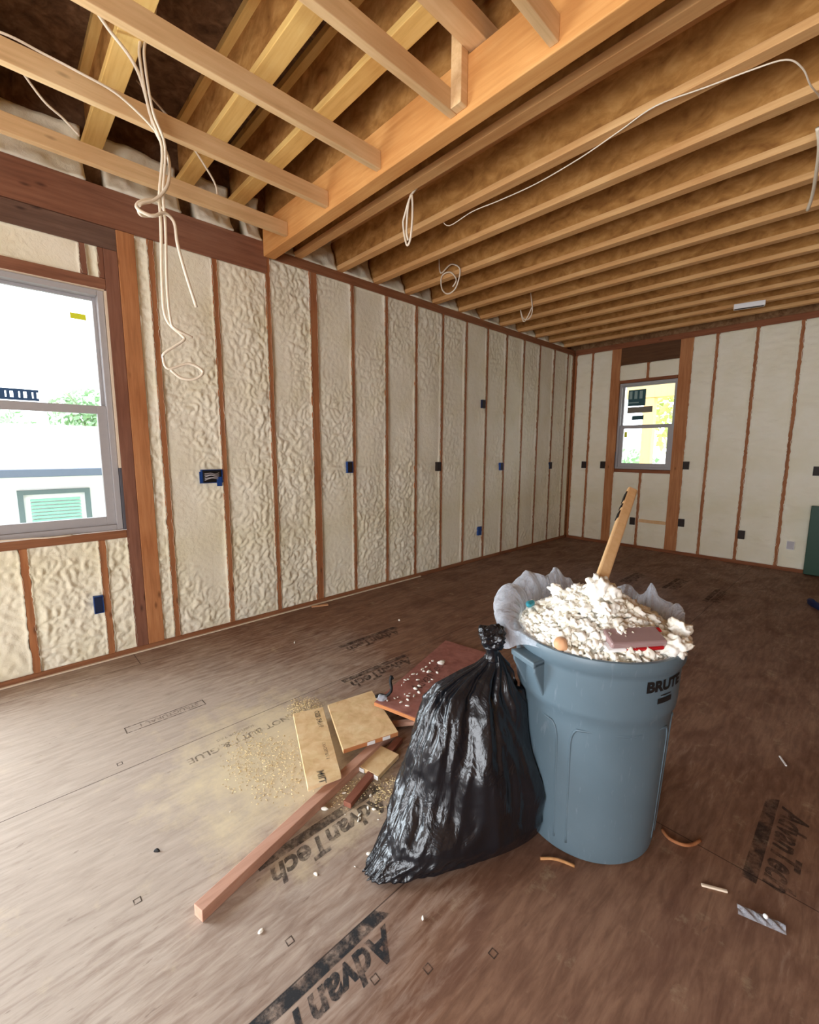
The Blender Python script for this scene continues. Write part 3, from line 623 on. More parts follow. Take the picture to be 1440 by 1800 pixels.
def raised(th0, th1, z0, z1, rb, proud, name, mat='can', rad=.04, thick=.004):
    """rounded raised panel following the can wall"""
    m = MB(); N = 40
    def outline(inset):
        P = []; W_ = (th1-th0)*.26; 
        for cx, cy, a0 in ((W_-rad, z1-z0-rad, 0), (rad, z1-z0-rad, 90), (rad, rad, 180), (W_-rad, rad, 270)):
            for k in range(6):
                a = math.radians(a0+18*k); P.append((cx+(rad-inset)*math.cos(a), cy+(rad-inset)*math.sin(a)))
        return P
    def rad_at(z): return .240+(z-.03)*(.024/.505)
    O = outline(0); I = outline(.006); n = len(O)
    for (P, off) in ((O, -.002), (I, proud)):
        for (u, v) in P: m.v.append(tuple(canpt(th0+u/.26, rad_at(z0+v)+off, z0+v)))
    for i in range(n): m.f.append((i, (i+1) % n, n+(i+1) % n, n+i))
    # fill inner with columns
    nu, nv = 24, 3
    base = len(m.v); W_ = (th1-th0)*.26
    return m, n, I
# raised panels (ribs frame) drawn as slim ridges on the lower body
def ridge(path, r, name='panel_ridge'):
    def rad_at(z): return .240+(z-.03)*(.024/.505)
    MB().tube([canpt(th, rad_at(z)-.0005, z) for th, z in path], r, 6, 4).build(name, 'can', t_can, smooth=True)
for c0 in (-107, -17, 73, 163):
    a0, a1 = math.radians(c0+5), math.radians(c0+85)
    path = [(a0, .05), (a0, .2), (a0, .40), (a0+.01, .455), (a0+.06, .488), (a0+.16, .495), ((a0+a1)/2, .495), (a1-.16, .495), (a1-.06, .488), (a1-.01, .455), (a1, .40), (a1, .2), (a1, .05)]
    ridge(path, .0042)
# handles: molded loops on both sides
for c0, nm in ((-133, 'left'), (47, 'right')):
    a = math.radians(c0); m = MB(); dw = .17
    h = thing
    for s_ in (-1, 1):
        aa = a+s_*dw
        p = [canpt(aa-.02, .272, .56), canpt(aa-.02, .272, .70), canpt(aa-.02, .330, .70), canpt(aa-.02, .325, .665)]
        q = [canpt(aa+.02, .272, .56), canpt(aa+.02, .272, .70), canpt(aa+.02, .330, .70), canpt(aa+.02, .325, .665)]
        m.hexa(p, q)
    m.hexa([canpt(a-dw-.02, .272, .682), canpt(a-dw-.02, .334, .682), canpt(a+dw+.02, .334, .682), canpt(a+dw+.02, .272, .682)],
           [canpt(a-dw-.02, .272, .704), canpt(a-dw-.02, .334, .704), canpt(a+dw+.02, .334, .704), canpt(a+dw+.02, .272, .704)])
    m.build('can_handle', 'can', t_can, bevel=.005)
# lettering wrapped on the upper band
def text_mesh(body_, size, shear=0, bold=0, width=1.0):
    cu = bpy.data.curves.new('t', 'FONT'); cu.body = body_; cu.size = size; cu.shear = shear; cu.offset = bold; cu.resolution_u = 3
    o = bpy.data.objects.new('t', cu); COL.objects.link(o); dg = bpy.context.evaluated_depsgraph_get()
    me = bpy.data.meshes.new_from_object(o.evaluated_get(dg)); V = [(v.co.x*width, v.co.y) for v in me.vertices]; F = [tuple(p.vertices) for p in me.polygons]
    bpy.data.objects.remove(o); bpy.data.curves.remove(cu); bpy.data.meshes.remove(me); return V, F
def can_text(s, size, thc, zc, width=1.0, bold=.0, name='lettering'):
    V, F = text_mesh(s, size, 0, bold, width); xs = [v[0] for v in V]; cx = (min(xs)+max(xs))/2; m = MB()
    for off in (.0008,):
        m.v = [tuple(canpt(thc+(x-cx)/.281, .2765+.005*((zc+y-.565)/.125)+off+.0010, zc+y)) for x, y in V]; m.f = F
    m.build(name, 'black', t_can)
TH = math.radians(-90+47)
can_text('BRUTE', .048, TH+.06, .654, 1.12, .0025)
can_text('R', .014, TH+.50, .68, 1, .0005)
m = MB(); 
def patch(th0, th1, z0, z1, m):
    n = 10; b = len(m.v)
    for i in range(n+1):
        th = th0+(th1-th0)*i/n
        for z in (z0, z1): m.v.append(tuple(canpt(th, .2785+.005*((z-.565)/.125), z)))
    for i in range(n): m.f.append((b+2*i, b+2*i+2, b+2*i+3, b+2*i+1))
patch(TH-.06, TH+.18, .608, .626, m); patch(TH-.02, TH+.16, .634, .637, m); m.build('small_logo', 'black', t_can)

# contents: heap of foam scraps (uncountable) with a few distinct pieces on it
def heap_z(s, d): 
    r = math.hypot(s/.27, d/.27); return .745+.105*max(0, 1-r**2.4)+.06*max(0, 1-math.hypot((s+.01)/.16, (d+.0)/.16))
m = MB(); NR, NT_ = 14, 48
m.v.append(tuple(CC+Vector((0, 0, heap_z(0, 0)-.015))))
for i in range(1, NR+1):
    for j in range(NT_):
        th = 2*math.pi*j/NT_; r = .272*i/NR; s_, d_ = r*math.cos(th), r*math.sin(th); m.v.append(tuple(canpt(th, r, heap_z(s_, d_)-.018)))
for j in range(NT_): m.f.append((0, 1+j, 1+(j+1) % NT_))
for i in range(NR-1):
    for j in range(NT_): m.f.append((1+i*NT_+j, 1+(i+1)*NT_+j, 1+(i+1)*NT_+(j+1) % NT_, 1+i*NT_+(j+1) % NT_))
m.v += [tuple(canpt(2*math.pi*j/NT_, .255, .35)) for j in range(NT_)]
b0 = 1+(NR-1)*NT_; b1 = 1+NR*NT_
for j in range(NT_): m.f.append((b0+j, b1+j, b1+(j+1) % NT_, b0+(j+1) % NT_))
m.f.append(tuple(b1+j for j in range(NT_))[::-1])
for k in range(1900):
    a = random.random()*6.283; r = .268*math.sqrt(random.random()); s_, d_ = r*math.cos(a), r*math.sin(a); sz = random.choice([.006, .007, .009, .010, .012, .014, .018])
    p = CC+VS*s_+VD*d_+Vector((0, 0, heap_z(s_, d_)+random.uniform(-.012, .010)))
    m.lump(p, sz, 1 if sz < .008 else 2, .7, 90, (1, random.uniform(.7, 1), random.uniform(.5, 1)))
for k in range(70):
    a = random.random()*6.283; r = .24*math.sqrt(random.random()); s_, d_ = r*math.cos(a), r*math.sin(a)
    m.lump(CC+VS*s_+VD*d_+Vector((0, 0, heap_z(s_, d_)+.002)), random.uniform(.014, .028), 3, .7, 62, (1, random.uniform(.6, 1), random.uniform(.3, .7)))
tag(m.build('foam_scraps', 'rubble', loc=CC+Vector((0, 0, .35)), smooth=True), 'heap of crumbled white foam scraps filling the trash can', 'foam scraps', kind='stuff')
def chunk(s_, d_, z, r, sq, lab, mat='rubble', name='foam_chunk', cat='foam chunk', amp=.45):
    p = CC+VS*s_+VD*d_+Vector((0, 0, z)); random.seed(int(abs(s_)*9000+z*777)); o = MB().lump(p, r, 4, amp, 26 if amp < .4 else 44, sq).build(name, mat, loc=p, smooth=True); return tag(o, lab, cat)
chunk(.003, -.068, .918, .040, (1, .9, 1.15), 'white foam lump stuck around the foot of the wooden handle')
chunk(.035, -.045, .898, .042, (1.1, 1, .9), 'white foam lump below the one around the wooden handle')
chunk(.235, -.13, .775, .046, (1.1, .8, .7), 'large white foam chunk hanging over the right rim of the trash can')
chunk(.262, -.05, .805, .036, (.8, .8, 1.1), 'upright white foam chunk at the right edge of the heap')
chunk(-.10, -.245, .772, .026, (1, .9, .8), 'pale orange rounded lump among the foam at the front left rim', 'peach', 'orange_lump', 'lump', .15)
chunk(.02, -.12, .868, .03, (1.3, .8, .6), 'flat white foam flake on top of the middle of the heap')
chunk(-.14, .02, .862, .03, (.7, .8, 1.2), 'pointed white foam flake at the left top of the heap')
# food wrapper at the front
t = thing('snack_package', CC+VS*.10-VD*.20+Vector((0, 0, .765)), 'flat red and grey plastic package half buried at the front rim of the trash can', 'package')
pa = CC+VS*.035-VD*.215; pb = CC+VS*.195-VD*.135
def z_(v, z): return Vector((v.x, v.y, z))
MB().bar(z_(pa, .800), z_(pb, .806), .075, .028, (VD*-.35+Vector((0, 0, 1)))).build('package_body', 'greywrap', t, bevel=.006)
MB().bar(z_(pa+VD*-.022+(pb-pa)*.33, .782), z_(pb+VD*-.022, .790), .040, .012, (VD*-.35+Vector((0, 0, 1)))).build('red_band', 'red', t, bevel=.003)
MB().bar(z_(pa+VD*-.022-(pb-pa)*.02, .781), z_(pa+VD*-.022+(pb-pa)*.32, .785), .040, .012, (VD*-.35+Vector((0, 0, 1)))).build('white_band', 'white', t, bevel=.003)
MB().bar(z_(pa+VD*.020, .816), z_(pb+VD*.020, .822), .020, .006, (VD*-.35+Vector((0, 0, 1)))).build('red_band', 'red', t, bevel=.002)
# wooden handle sticking out of the heap
ha = Vector((-.628, 1.515, .925)); hb = Vector((-.752, 2.11, 1.224)); hd = (hb-ha).normalized(); h0 = ha-hd*.01
t = thing('shovel_handle', h0, 'long light wooden handle with black marks sticking up out of the foam heap', 'handle')
upv = Vector((.5, 0, 1))
MB().bar(h0, hb, .042, .030, upv).build('shaft', 'handle', t, bevel=.007)
sd = hd.cross(upv).normalized(); uu = sd.cross(hd)
for a_, b_ in ((.62, .70), (.74, .78), (.82, .93)):
    p = h0+(hb-h0)*a_; q = h0+(hb-h0)*b_
    MB().bar(p-sd*.0215+uu*.002, q-sd*.0215+uu*.002, .004, .024, upv).build('black_mark', 'black', t)
# clear liner folded over the rim
def bump_(th, c, w_):
    d = (th-math.radians(c)+math.pi) % (2*math.pi)-math.pi; return math.exp(-(d/math.radians(w_))**2)
NL, NP = 420, 16; m = MB(); TT = np.linspace(0, 2*math.pi, NL, endpoint=False); rows = []
for i, th in enumerate(TT):
    hh = .018+.11*bump_(th, 172, 30)+.10*bump_(th, 128, 20)+.09*bump_(th, 48, 30)+.06*bump_(th, 15, 18)+.03*bump_(th, 90, 30)
    oo = .006+.075*bump_(th, 190, 30)+.05*bump_(th, 150, 25)+.02*bump_(th, 30, 40)+.0*th
    dn = .012+.10*bump_(th, 196, 22)+.03*bump_(th, 20, 20)
    fr_ = min(1, max(bump_(th, -55, 62), bump_(th, -80, 55))*1.35)
    oo = oo*(1-fr_)-.027*fr_; hh = hh*(1-fr_)-.012*fr_; dn = dn*(1-fr_)
    prof_ = [(.262, .66), (.268, .70), (.272, .735), (.272-.01*hh/.1, .755+.35*hh), (.278, .755+.7*hh), (.290+.3*oo, .755+hh), (.294+.75*oo, .757+.85*hh), (.2975+oo, .757+.45*hh), (.299+oo*.9, .755), (.299+oo*.6, .752-dn*.5), (.299+oo*.35, .748-dn)]
    rows.append(prof_)
R = np.array(rows)      # NL x 11 x 2
K = R.shape[1]; th = np.repeat(TT[:, None], K, 1).ravel(); rr = R[:, :, 0].ravel(); zz = R[:, :, 1].ravel()
amp = np.clip((np.abs(zz-.735)-.01)/.06, 0, 1)*.030
cx, cy = np.cos(th), np.sin(th)
n1 = pn(cx*5, cy*5, zz*14)+.9*np.abs(pn(cx*9, cy*9, zz*30))-.3+.5*np.abs(pn(cx*22, cy*22, zz*50)); n2 = 1.7*pn(cx*5+20, cy*5, zz*5)+.25*pn(cx*12+20, cy*12, zz*5)
rr = rr+np.where(zz > .757, 1, .4)*amp*n1*.8+ (zz < .757)*np.abs(amp*n1)*.3; zz2 = zz+np.where(zz > .77, 1, 0)*amp*n2*1.1
rr = np.where((zz < .757) & (R[:, :, 0].ravel() > .2965), np.maximum(rr, .2975), rr)
rr = np.where(R[:, :, 0].ravel() < .277, np.minimum(rr, .276), rr)
for a, r_, z in zip(th, rr, zz2): m.v.append(tuple(canpt(a, r_, z)))
for i in range(NL):
    for k in range(K-1): m.f.append((i*K+k, i*K+k+1, ((i+1) % NL)*K+k+1, ((i+1) % NL)*K+k))
o = m.build('bin_liner', 'liner', loc=CC+Vector((0, 0, .66)), smooth=True); sb = o.modifiers.new('s', 'SUBSURF'); sb.levels = sb.render_levels = 1
tag(o, 'crumpled clear plastic liner folded over the rim of the trash can', 'liner')
chunk(-.235, -.02, .815, .020, (1.4, .7, .8), 'teal blue plastic scrap inside the clear liner', 'teal', 'teal_scrap', 'scrap', .3)

# ================================================================== BLACK BAG
E1 = Vector((.43, .903, 0)).normalized(); E2 = Vector((-.903, .43, 0)).normalized(); P0 = Vector((-1.0, .79, 0))
keys = [(0.0, .03, .66, .01, .20), (.02, -.012, .69, -.07, .25), (.08, .055, .715, -.09, .28), (.19, .10, .71, -.085, .30), (.31, .135, .685, -.07, .29), (.41, .18, .655, -.045, .27), (.50, .215, .62, -.01, .24), (.555, .26, .585, .025, .20), (.60, .34, .56, .055, .165), (.63, .41, .535, .075, .14), (.655, .445, .515, .085, .13), (.675, .458, .502, .09, .125)]
kz = [k[0] for k in keys]
def kv(z, c): return np.interp(z, kz, [k[c] for k in keys])
NZ, NB = 110, 200; zs = np.concatenate([np.linspace(0, .03, 8)[:-1], np.linspace(.03, .675, NZ-7)]); m = MB(); VV = []
for z in zs:
    u0_, u1_, w0_, w1_ = (kv(z, c_) for c_ in (1, 2, 3, 4)); cu_, cw = (u0_+u1_)/2, (w0_+w1_)/2; ru, rw = (u1_-u0_)/2, (w1_-w0_)/2
    a = np.linspace(0, 2*np.pi, NB, endpoint=False); ex = 2.0+.6*(1-min(z/.3, 1)); ca, sa = np.cos(a), np.sin(a)
    k = (np.abs(ca)**ex+np.abs(sa)**ex)**(-1/ex); uu_ = cu_+ru*k*ca; ww = cw+rw*k*sa
    f = min(1, max(0, (z-.02)/.1)); top = np.clip((z-.33)/.25, 0, 1)
    pl = (np.abs(np.sin(a*4.5+2.6*pn(ca*2, sa*2, a*0+z*2)))**.8-.6)*.040*top*(1-.5*np.clip((z-.62)/.05, 0, 1))
    cr = .026*pn(ca*2.2+z*2.2, sa*2.2, a*0+z*3.2)+.022*-np.abs(pn(ca*4.5+z*3, sa*4.5, a*0+z*4))+.008*-np.abs(pn(ca*10, sa*10, a*0+z*15))*(.5+1.2*np.clip(-ca, 0, 1))
    lowc = .02*(1-np.clip(z/.14, 0, 1))*pn(ca*12, sa*12, a*0+z*40)*np.clip(-ca+.2, 0, 1)
    dd = (pl+cr*f*(1-.75*top*np.clip((z-.6)/.05, 0, 1))+lowc)
    # big diagonal drag folds
    dd += .016*np.clip(1-np.abs(z-.30)/.25, 0, 1)*np.sin((uu_*9+z*14))*f
    sc_k = min(1, float(min(ru, rw))/.09)
    uu_ = uu_+ca*dd*sc_k; ww = ww+sa*dd*sc_k
    tl = np.clip(1-uu_/.34, 0, 1.1)*max(0, 1-z/.30); ww = cw+(ww-cw)*(1-.55*tl*max(0, 1-z/.12))-.085*tl; uu_ = uu_-.02*tl*max(0, 1-z/.08)
    for p_, q_ in zip(uu_, ww):
        P = P0+E1*float(p_)+E2*float(q_)+Vector((0, 0, float(z)))
        rz = .240+z*.05 if z < .54 else .300; hv = Vector((P.x-CC.x, P.y-CC.y, 0)); L = hv.length
        if L < rz+.006: hv = hv/L*(rz+.006); P.x = CC.x+hv.x; P.y = CC.y+hv.y
        m.v.append(tuple(P))
nz = len(zs)
for i in range(nz-1):
    for j in range(NB): m.f.append((i*NB+j, i*NB+(j+1) % NB, (i+1)*NB+(j+1) % NB, (i+1)*NB+j))
m.f.append(tuple(range(NB))[::-1]); m.f.append(tuple((nz-1)*NB+j for j in range(NB)))
t_bag = thing('garbage_bag', P0+E1*.35+E2*.1, 'full black plastic garbage bag tied in a knot, leaning against the trash can', 'garbage bag')
m.build('bag_body', 'bag', t_bag, smooth=True)
kc = P0+E1*.472+E2*.105
m = MB(); m.tube([kc+Vector((0, 0, .645)), kc+Vector((0, 0, .675)), kc-E1*.004+Vector((0, 0, .70))], lambda t_: .030-.008*math.sin(t_*3.14), 20, 4)
for v in [(0, 0, .735, .044, (1, 1, .9)), (-.022, .0, .75, .030, (1, 1, 1)), (.022, 0, .745, .028, (1, 1, .8)), (.0, -.012, .715, .032, (1.1, 1, .7))]:
    m.lump(kc+E1*v[0]+E2*v[1]+Vector((0, 0, v[2])), v[3], 4, .35, 34, v[4])
m.build('bag_knot', 'bag', t_bag, smooth=True)
m = MB()
for k, (e, h_) in enumerate(((.045, .60), (.085, .52), (-.04, .57))):
    pass

# ================================================================== SCRAP WOOD PILE
zt = .062
t = thing('osb_strip', (-1.65, .98, .04), 'narrow pale OSB strip with black print lying across the pinkish batten', 'scrap board')
MB().slab([(-1.925, 1.01, zt), (-1.873, 1.155, zt), (-1.393, .938, zt+.006), (-1.425, .80, zt+.006)], .018).build('board', 'osb_light', t, bevel=.0015)
t_b = t
def flat_text(s, size, org, ux, uy, mat, parent=None, name='printed_text', shear=0, bold=0, width=1, zoff=0.0006):
    V, F = text_mesh(s, size, shear, bold, width); org = Vector(org); ux = Vector(ux).normalized(); uy = Vector(uy).normalized(); m = MB()
    m.v = [tuple(org+ux*x+uy*y+Vector((0, 0, zoff))) for x, y in V]; m.f = F
    n = ux.cross(uy)
    if n.z < 0: m.f = [f[::-1] for f in F]
    return m.build(name, mat, parent)
ax = Vector((.532, -.217, .006)).normalized(); ay = Vector((-.217, -.532, 0)).normalized()
flat_text('OSB 24/16', .034, Vector((-1.86, 1.12, zt+.0005)), ax, -ay*-1, 'ink', t, bold=.0008)
flat_text('EXPOSURE 1', .022, Vector((-1.62, 1.005, zt+.003)), ax, -ay*-1, 'ink', t)
flat_text('MILL', .040, Vector((-1.47, .90, zt+.006)), ax, -ay*-1, 'ink', t, bold=.001)
t = thing('osb_square', (-1.66, 1.24, .04), 'squarish pale OSB scrap with white marks on its near edge', 'scrap board')
c4 = [(-1.875, 1.185, .060), (-1.825, 1.445, .060), (-1.437, 1.295, .072), (-1.512, 1.03, .072)]
MB().slab(c4, .02).build('board', 'osb_light', t, bevel=.0015)
e0 = Vector(c4[3]); e1_ = Vector(c4[2]); n_ = Vector((.94, -.3, 0)).normalized()
MB().bar(e0+(e1_-e0)*.01+n_*.0010-Vector((0, 0, .010)), e0+(e1_-e0)*.99+n_*.0010-Vector((0, 0, .010)), .003, .018).build('cut_edge', 'ply_edge', t)
for a_, b_ in ((.42, .56), (.70, .84)):
    MB().bar(e0+(e1_-e0)*a_+n_*.003-Vector((0, 0, .010)), e0+(e1_-e0)*b_+n_*.003-Vector((0, 0, .010)), .003, .016).build('white_mark', 'white_print', t)
t = thing('wood_batten', (-1.38, .8, 0), 'long pinkish wooden batten on the floor running out from under the scraps', 'batten')
MB().bar((-1.262, .33, .0205), (-1.515, 1.33, .0205), .042, .040).build('batten_body', 'pinkstick', t, bevel=.002)
tag(MB().bar((-1.30, .90, .012), (-1.455, 1.32, .012), .035, .022).build('wood_batten', 'shadow_red', loc=(-1.38, 1.1, 0), bevel=.002), 'short dark red strip for the floor shadow beside the long pinkish batten', 'batten')  # thin dark red strip standing in for the shadow on the floor here
t = thing('wood_block', (-1.41, 1.14, 0), 'small tan OSB block with white marks on the floor below the square scrap', 'scrap board')
c4 = [(-1.535, 1.20, .024), (-1.365, 1.235, .024), (-1.325, 1.08, .024), (-1.435, 1.055, .024)]
MB().slab(c4, .02).build('block_body', 'osb_light', t, bevel=.0015)
e0 = Vector(c4[3]); e1_ = Vector(c4[2])
for a_, b_ in ((.0, .32), (.68, 1.0)):
    MB().bar(e0+(e1_-e0)*a_+Vector((.002, -.003, -.010)), e0+(e1_-e0)*b_+Vector((.002, -.003, -.010)), .003, .018).build('white_mark', 'white_print', t)
t = thing('red_board', (-1.7, 1.85, 0), 'large reddish brown board with black print and foam bits behind the black bag', 'scrap board')
rc = [Vector((-1.665, 1.335, .108)), Vector((-1.375, 1.405, .108)), Vector((-1.70, 2.36, .028)), Vector((-2.035, 2.30, .028))]
MB().slab(rc, .02).build('board', 'redboard', t, bevel=.0015)
MB().bar(rc[0]+Vector((.001, -.0025, -.010)), rc[1]+Vector((-.001, -.0025, -.010)), .003, .018).build('cut_edge', 'ply_edge', t)
def onred(a, b, lift=.0): return rc[0]+(rc[1]-rc[0])*a+(rc[3]-rc[0])*b+Vector((0, 0, lift))
ux = (rc[3]-rc[0]).normalized(); uy = -(rc[1]-rc[0]).normalized()
flat_text('AdvanTech', .095, onred(.52, .22, .001), ux, uy, 'ink_mid', t, shear=.2, bold=.001)
flat_text('SUBFLOORING', .045, onred(.80, .20, .001), ux, uy, 'ink_mid', t)
tag(MB().bar((-1.62, 1.30, .012), (-1.40, 1.52, .05), .03, .02).build('wood_batten', 'pinkstick', loc=(-1.5, 1.4, 0), bevel=.002), 'short pale stick propping up the near edge of the red board', 'batten')
t = thing('black_strap', (-1.66, 1.40, .11), 'small curled black plastic strap on the near corner of the red board', 'strap')
MB().tube([(-1.69, 1.36, .115), (-1.675, 1.385, .122), (-1.645, 1.40, .124), (-1.635, 1.425, .15), (-1.66, 1.44, .18), (-1.665, 1.45, .205), (-1.66, 1.455, .19)], .008, 8, 5).build('strap_curl', 'black', t, smooth=True)
m = MB(); m.lump((-1.655, 1.372, .117), .02, 3, .4, 40, (1.6, .8, .35)); m.build('crushed_end', 'clear', t, smooth=True)
# foam chips, each its own thing
chips = []
def chip(p, r, lab, mat='rubble', grp='foam crumbs', cat='foam chip', sq=(1, .6, .4)):
    o = MB().lump(p, r, 2, .4, 60, sq).build('foam_chip', mat, loc=p, smooth=True); tag(o, lab, cat, grp)
for k in range(34):
    a, b = .08+.5*random.random()*(1.2-.3*random.random()), .04+.62*random.random()**1.2
    a = min(a, .85); chip(onred(a, b, .004), random.choice([.006, .008, .011, .016 if k % 9 == 0 else .009]), 'small white foam chip on the red board, %s' % ('near its cut edge' if b < .2 else 'left of its black print' if a < .42 else 'among its black print'), grp='foam chips on the red board')
chip(onred(.42, .62, .008), .022, 'largest white foam chip, near the far end of the red board', grp=None, sq=(1, .8, .6))
for k in range(26):
    r_ = abs(random.gauss(0, .28)); a = random.random()*6.28
    cx_, cy_ = -1.28+r_*math.cos(a), .92+r_*math.sin(a)*1.1
    chip((cx_, cy_, .003), random.choice([.004, .005, .007, .009]), 'tiny white foam crumb on the floor %s' % ('between the scrap wood and the black bag' if cx_ > -1.2 else 'beside the near half of the long batten' if cy_ < .85 else 'around the small block and square scrap'), grp='foam crumbs by the scrap pile')
for p, r, lab in (((-1.345, .83, .008), .014, 'white foam crumb against the right side of the long batten'), ((-2.80, 1.50, .004), .012, 'white foam crumb on the floor near the left wall'), ((-1.20, 2.12, .004), .010, 'white foam crumb on the floor behind the black bag'),
                  ((-.80, .82, .004), .007, 'white foam crumb on the floor in front of the black bag'), ((-1.10, .45, .004), .009, 'white foam crumb between batten and printed bar in the foreground'), ((-2.6, 2.35, .004), .012, 'white foam crumb at the foot of the left wall')):
    chip(p, r, lab, grp=None)
# sawdust (stuff)
m = MB()
for (cx_, cy_, rx, ry, n_) in ((-2.02, 1.13, .10, .09, 500), (-1.22, 1.08, .12, .09, 500), (-1.75, .78, .28, .16, 900), (-1.35, .96, .06, .1, 200)):
    for k in range(n_):
        a = random.random()*6.28; r = math.sqrt(random.random()); x, y = cx_+rx*r*math.cos(a)*random.uniform(.6, 1.3), cy_+ry*r*math.sin(a)*random.uniform(.6, 1.3)
        s_ = random.uniform(.002, .006); z = .0005+.012*max(0, 1-r)*random.random(); an = random.random()*3.14; dx, dy = math.cos(an)*s_, math.sin(an)*s_
        n = len(m.v); m.v += [(x-dx, y-dy, z), (x+dy*.5, y-dx*.5, z), (x+dx, y+dy, z+.0012), (x, y, z+.003)]; m.f += [(n, n+1, n+3), (n+1, n+2, n+3), (n+2, n, n+3), (n, n+2, n+1)]
tag(m.build('sawdust', 'sawdust', loc=(-1.7, .9, 0)), 'pale yellow sawdust and shavings spread around the scrap boards', 'sawdust', kind='stuff')

# ================================================================== FLOOR DEBRIS
t = thing('clear_plastic_piece', (-.098, 1.562, 0), 'shiny clear crumpled plastic piece on the floor at lower right', 'plastic scrap')
m = MB(); nx, ny = 24, 10; a = Vector((-.155, 1.545, 0)); b = Vector((-.045, 1.575, 0)); sd_ = Vector((-.03, .10, 0)).normalized()*.036
for i in range(nx+1):
    for j in range(ny+1):
        p = a+(b-a)*(i/nx)+sd_*(j/ny-.5); h_ = .004+.014*math.sin(math.pi*j/ny)*(.6+.4*math.sin(i*.9+j)); m.v.append((p.x, p.y, h_))
for i in range(nx):
    for j in range(ny): m.f.append((i*(ny+1)+j, (i+1)*(ny+1)+j, (i+1)*(ny+1)+j+1, i*(ny+1)+j+1))
m.build('plastic_film', 'clear', t, smooth=True)
tag(MB().lump((-.09, 1.565, .018), .006, 2, .2, 30).build('white_cap', 'white', t, smooth=True), None, None)
tag(MB().bar((-.252, 1.553, .004), (-.188, 1.588, .004), .009, .007).build('wood_splinter', 'sill_wood', loc=(-.22, 1.57, 0), bevel=.002), 'thin pale splinter on the floor left of the clear plastic piece', 'splinter')
tag(MB().tube([(-.41, 1.69, .006), (-.38, 1.665, .008), (-.34, 1.67, .008), (-.315, 1.695, .007), (-.30, 1.74, .005)], .006, 8, 4).build('wood_shaving', 'stud', loc=(-.35, 1.68, 0), smooth=True), 'curved brown wood shaving on the floor right of the trash can', 'shaving')
tag(MB().tube([(-.66, 1.255, .004), (-.62, 1.29, .007), (-.565, 1.315, .004)], .005, 8, 4).build('wood_shaving', 'stud_pale', loc=(-.62, 1.29, 0), smooth=True), 'pale wood shaving on the floor at the foot of the trash can', 'shaving')
tag(MB().lump((-1.6, .3, .001), .011, 2, .3, 40, (1, .8, .3)).build('dark_chip', 'black', loc=(-1.6, .3, 0), smooth=True), 'small black chip on the pale floor left of the long batten', 'chip')
tag(MB().bar((-.14, 2.47, .004), (-.17, 2.53, .004), .006, .005).build('wood_splinter', 'white', loc=(-.15, 2.5, 0)), 'tiny white splinter on the dark floor right of the trash can', 'splinter')
m = MB(); m.lump((-.25, 5.33, .015), .07, 3, .3, 12, (1.6, .8, .25)); tag(m.build('blue_glove', 'navy', loc=(-.25, 5.33, 0), smooth=True), 'dark blue crumpled scrap on the floor at the right photo edge', 'scrap')
m = MB().box(XL+.03, XL+.05, 2.02, 2.18, .0, .006); tag(MB().bar((XL+.05, 1.98, .008), (XL+.10, 2.12, .008), .03, .008).build('wood_splinter', 'peach', loc=(XL+.07, 2.05, 0)), 'pinkish wood splinter lying at the foot of the left wall', 'splinter')
# green panel leaning on the far wall
t = thing('green_panel', (0, 6.72, 0), 'dark green upright panel against the far wall at the right photo edge', 'panel')
MB().box(-.455, .45, 6.70, 6.745, .01, .80).build('panel_sheet', 'green', t, bevel=.004)
MB().box(-.44, .43, 6.745, 6.775, .0, .06).build('back_rail', 'green', t, bevel=.003); MB().box(-.44, .43, 6.745, 6.775, .72, .78).build('back_rail', 'green', t, bevel=.003)

# ================================================================== PRINT ON THE SUBFLOOR
FL = bpy.data.objects['floor']
def adv(x, y, mat, L=.48):       # text reads towards -Y, top towards +X, solid bar beneath
    V, F = text_mesh('AdvanTech', .125, .28, .004, 1.0); xs = [v[0] for v in V]; k = L/(max(xs)-min(xs))
    m = MB(); m.v = [(x+.0+yy*.9, y-(xx-min(xs))*k, .0006) for xx, yy in V]; m.f = F
    if True: m.f = [f[::-1] for f in F] if False else F
    m.build('floor_logo', mat, FL)
    b = MB(); b.v = [(x-.055, y+.0, .0006), (x-.015, y+.03, .0006), (x-.015, y-L-.02, .0006), (x-.055, y-L-.02, .0006)]; b.f = [(0, 1, 2, 3)][::1]; b.build('floor_logo_bar', mat, FL)
adv(-.865, .73, 'ink'); adv(-.115, 2.17, 'ink_mid', .46); adv(-1.265, 1.05, 'ink_mid', .5); adv(-2.07, 1.96, 'ink_mid', .5); adv(-2.48, 2.22, 'ink_mid', .5)
adv(-.95, 5.3, 'ink_mid'); adv(-1.35, 5.45, 'ink_mid'); adv(-1.75, 5.35, 'ink_mid')
def ftext(s, size, x, y, mat, bold=0): flat_text(s, size, (x, y, 0), (0, -1, 0), (1, 0, 0), mat, FL, 'floor_print', bold=bold)
ftext('DO NOT BUTT & GLUE', .058, -2.02, 1.13, 'ink_faint', .0008)
ftext('SUBFLOOR T&G', .026, -2.07, .86, 'ink_faint')
ftext('STRUCTURAL 1', .042, -2.47, .72, 'ink_faint', .001)
b = MB()
for (a, b_, c_, d_) in ((-2.485, -2.480, .37, .75), (-2.43, -2.425, .37, .75), (-2.48, -2.43, .37, .375), (-2.48, -2.43, .745, .75)): b.box(a, b_, c_, d_, .0003, .0006)
b.build('floor_print', 'ink_faint', FL)
b = MB()
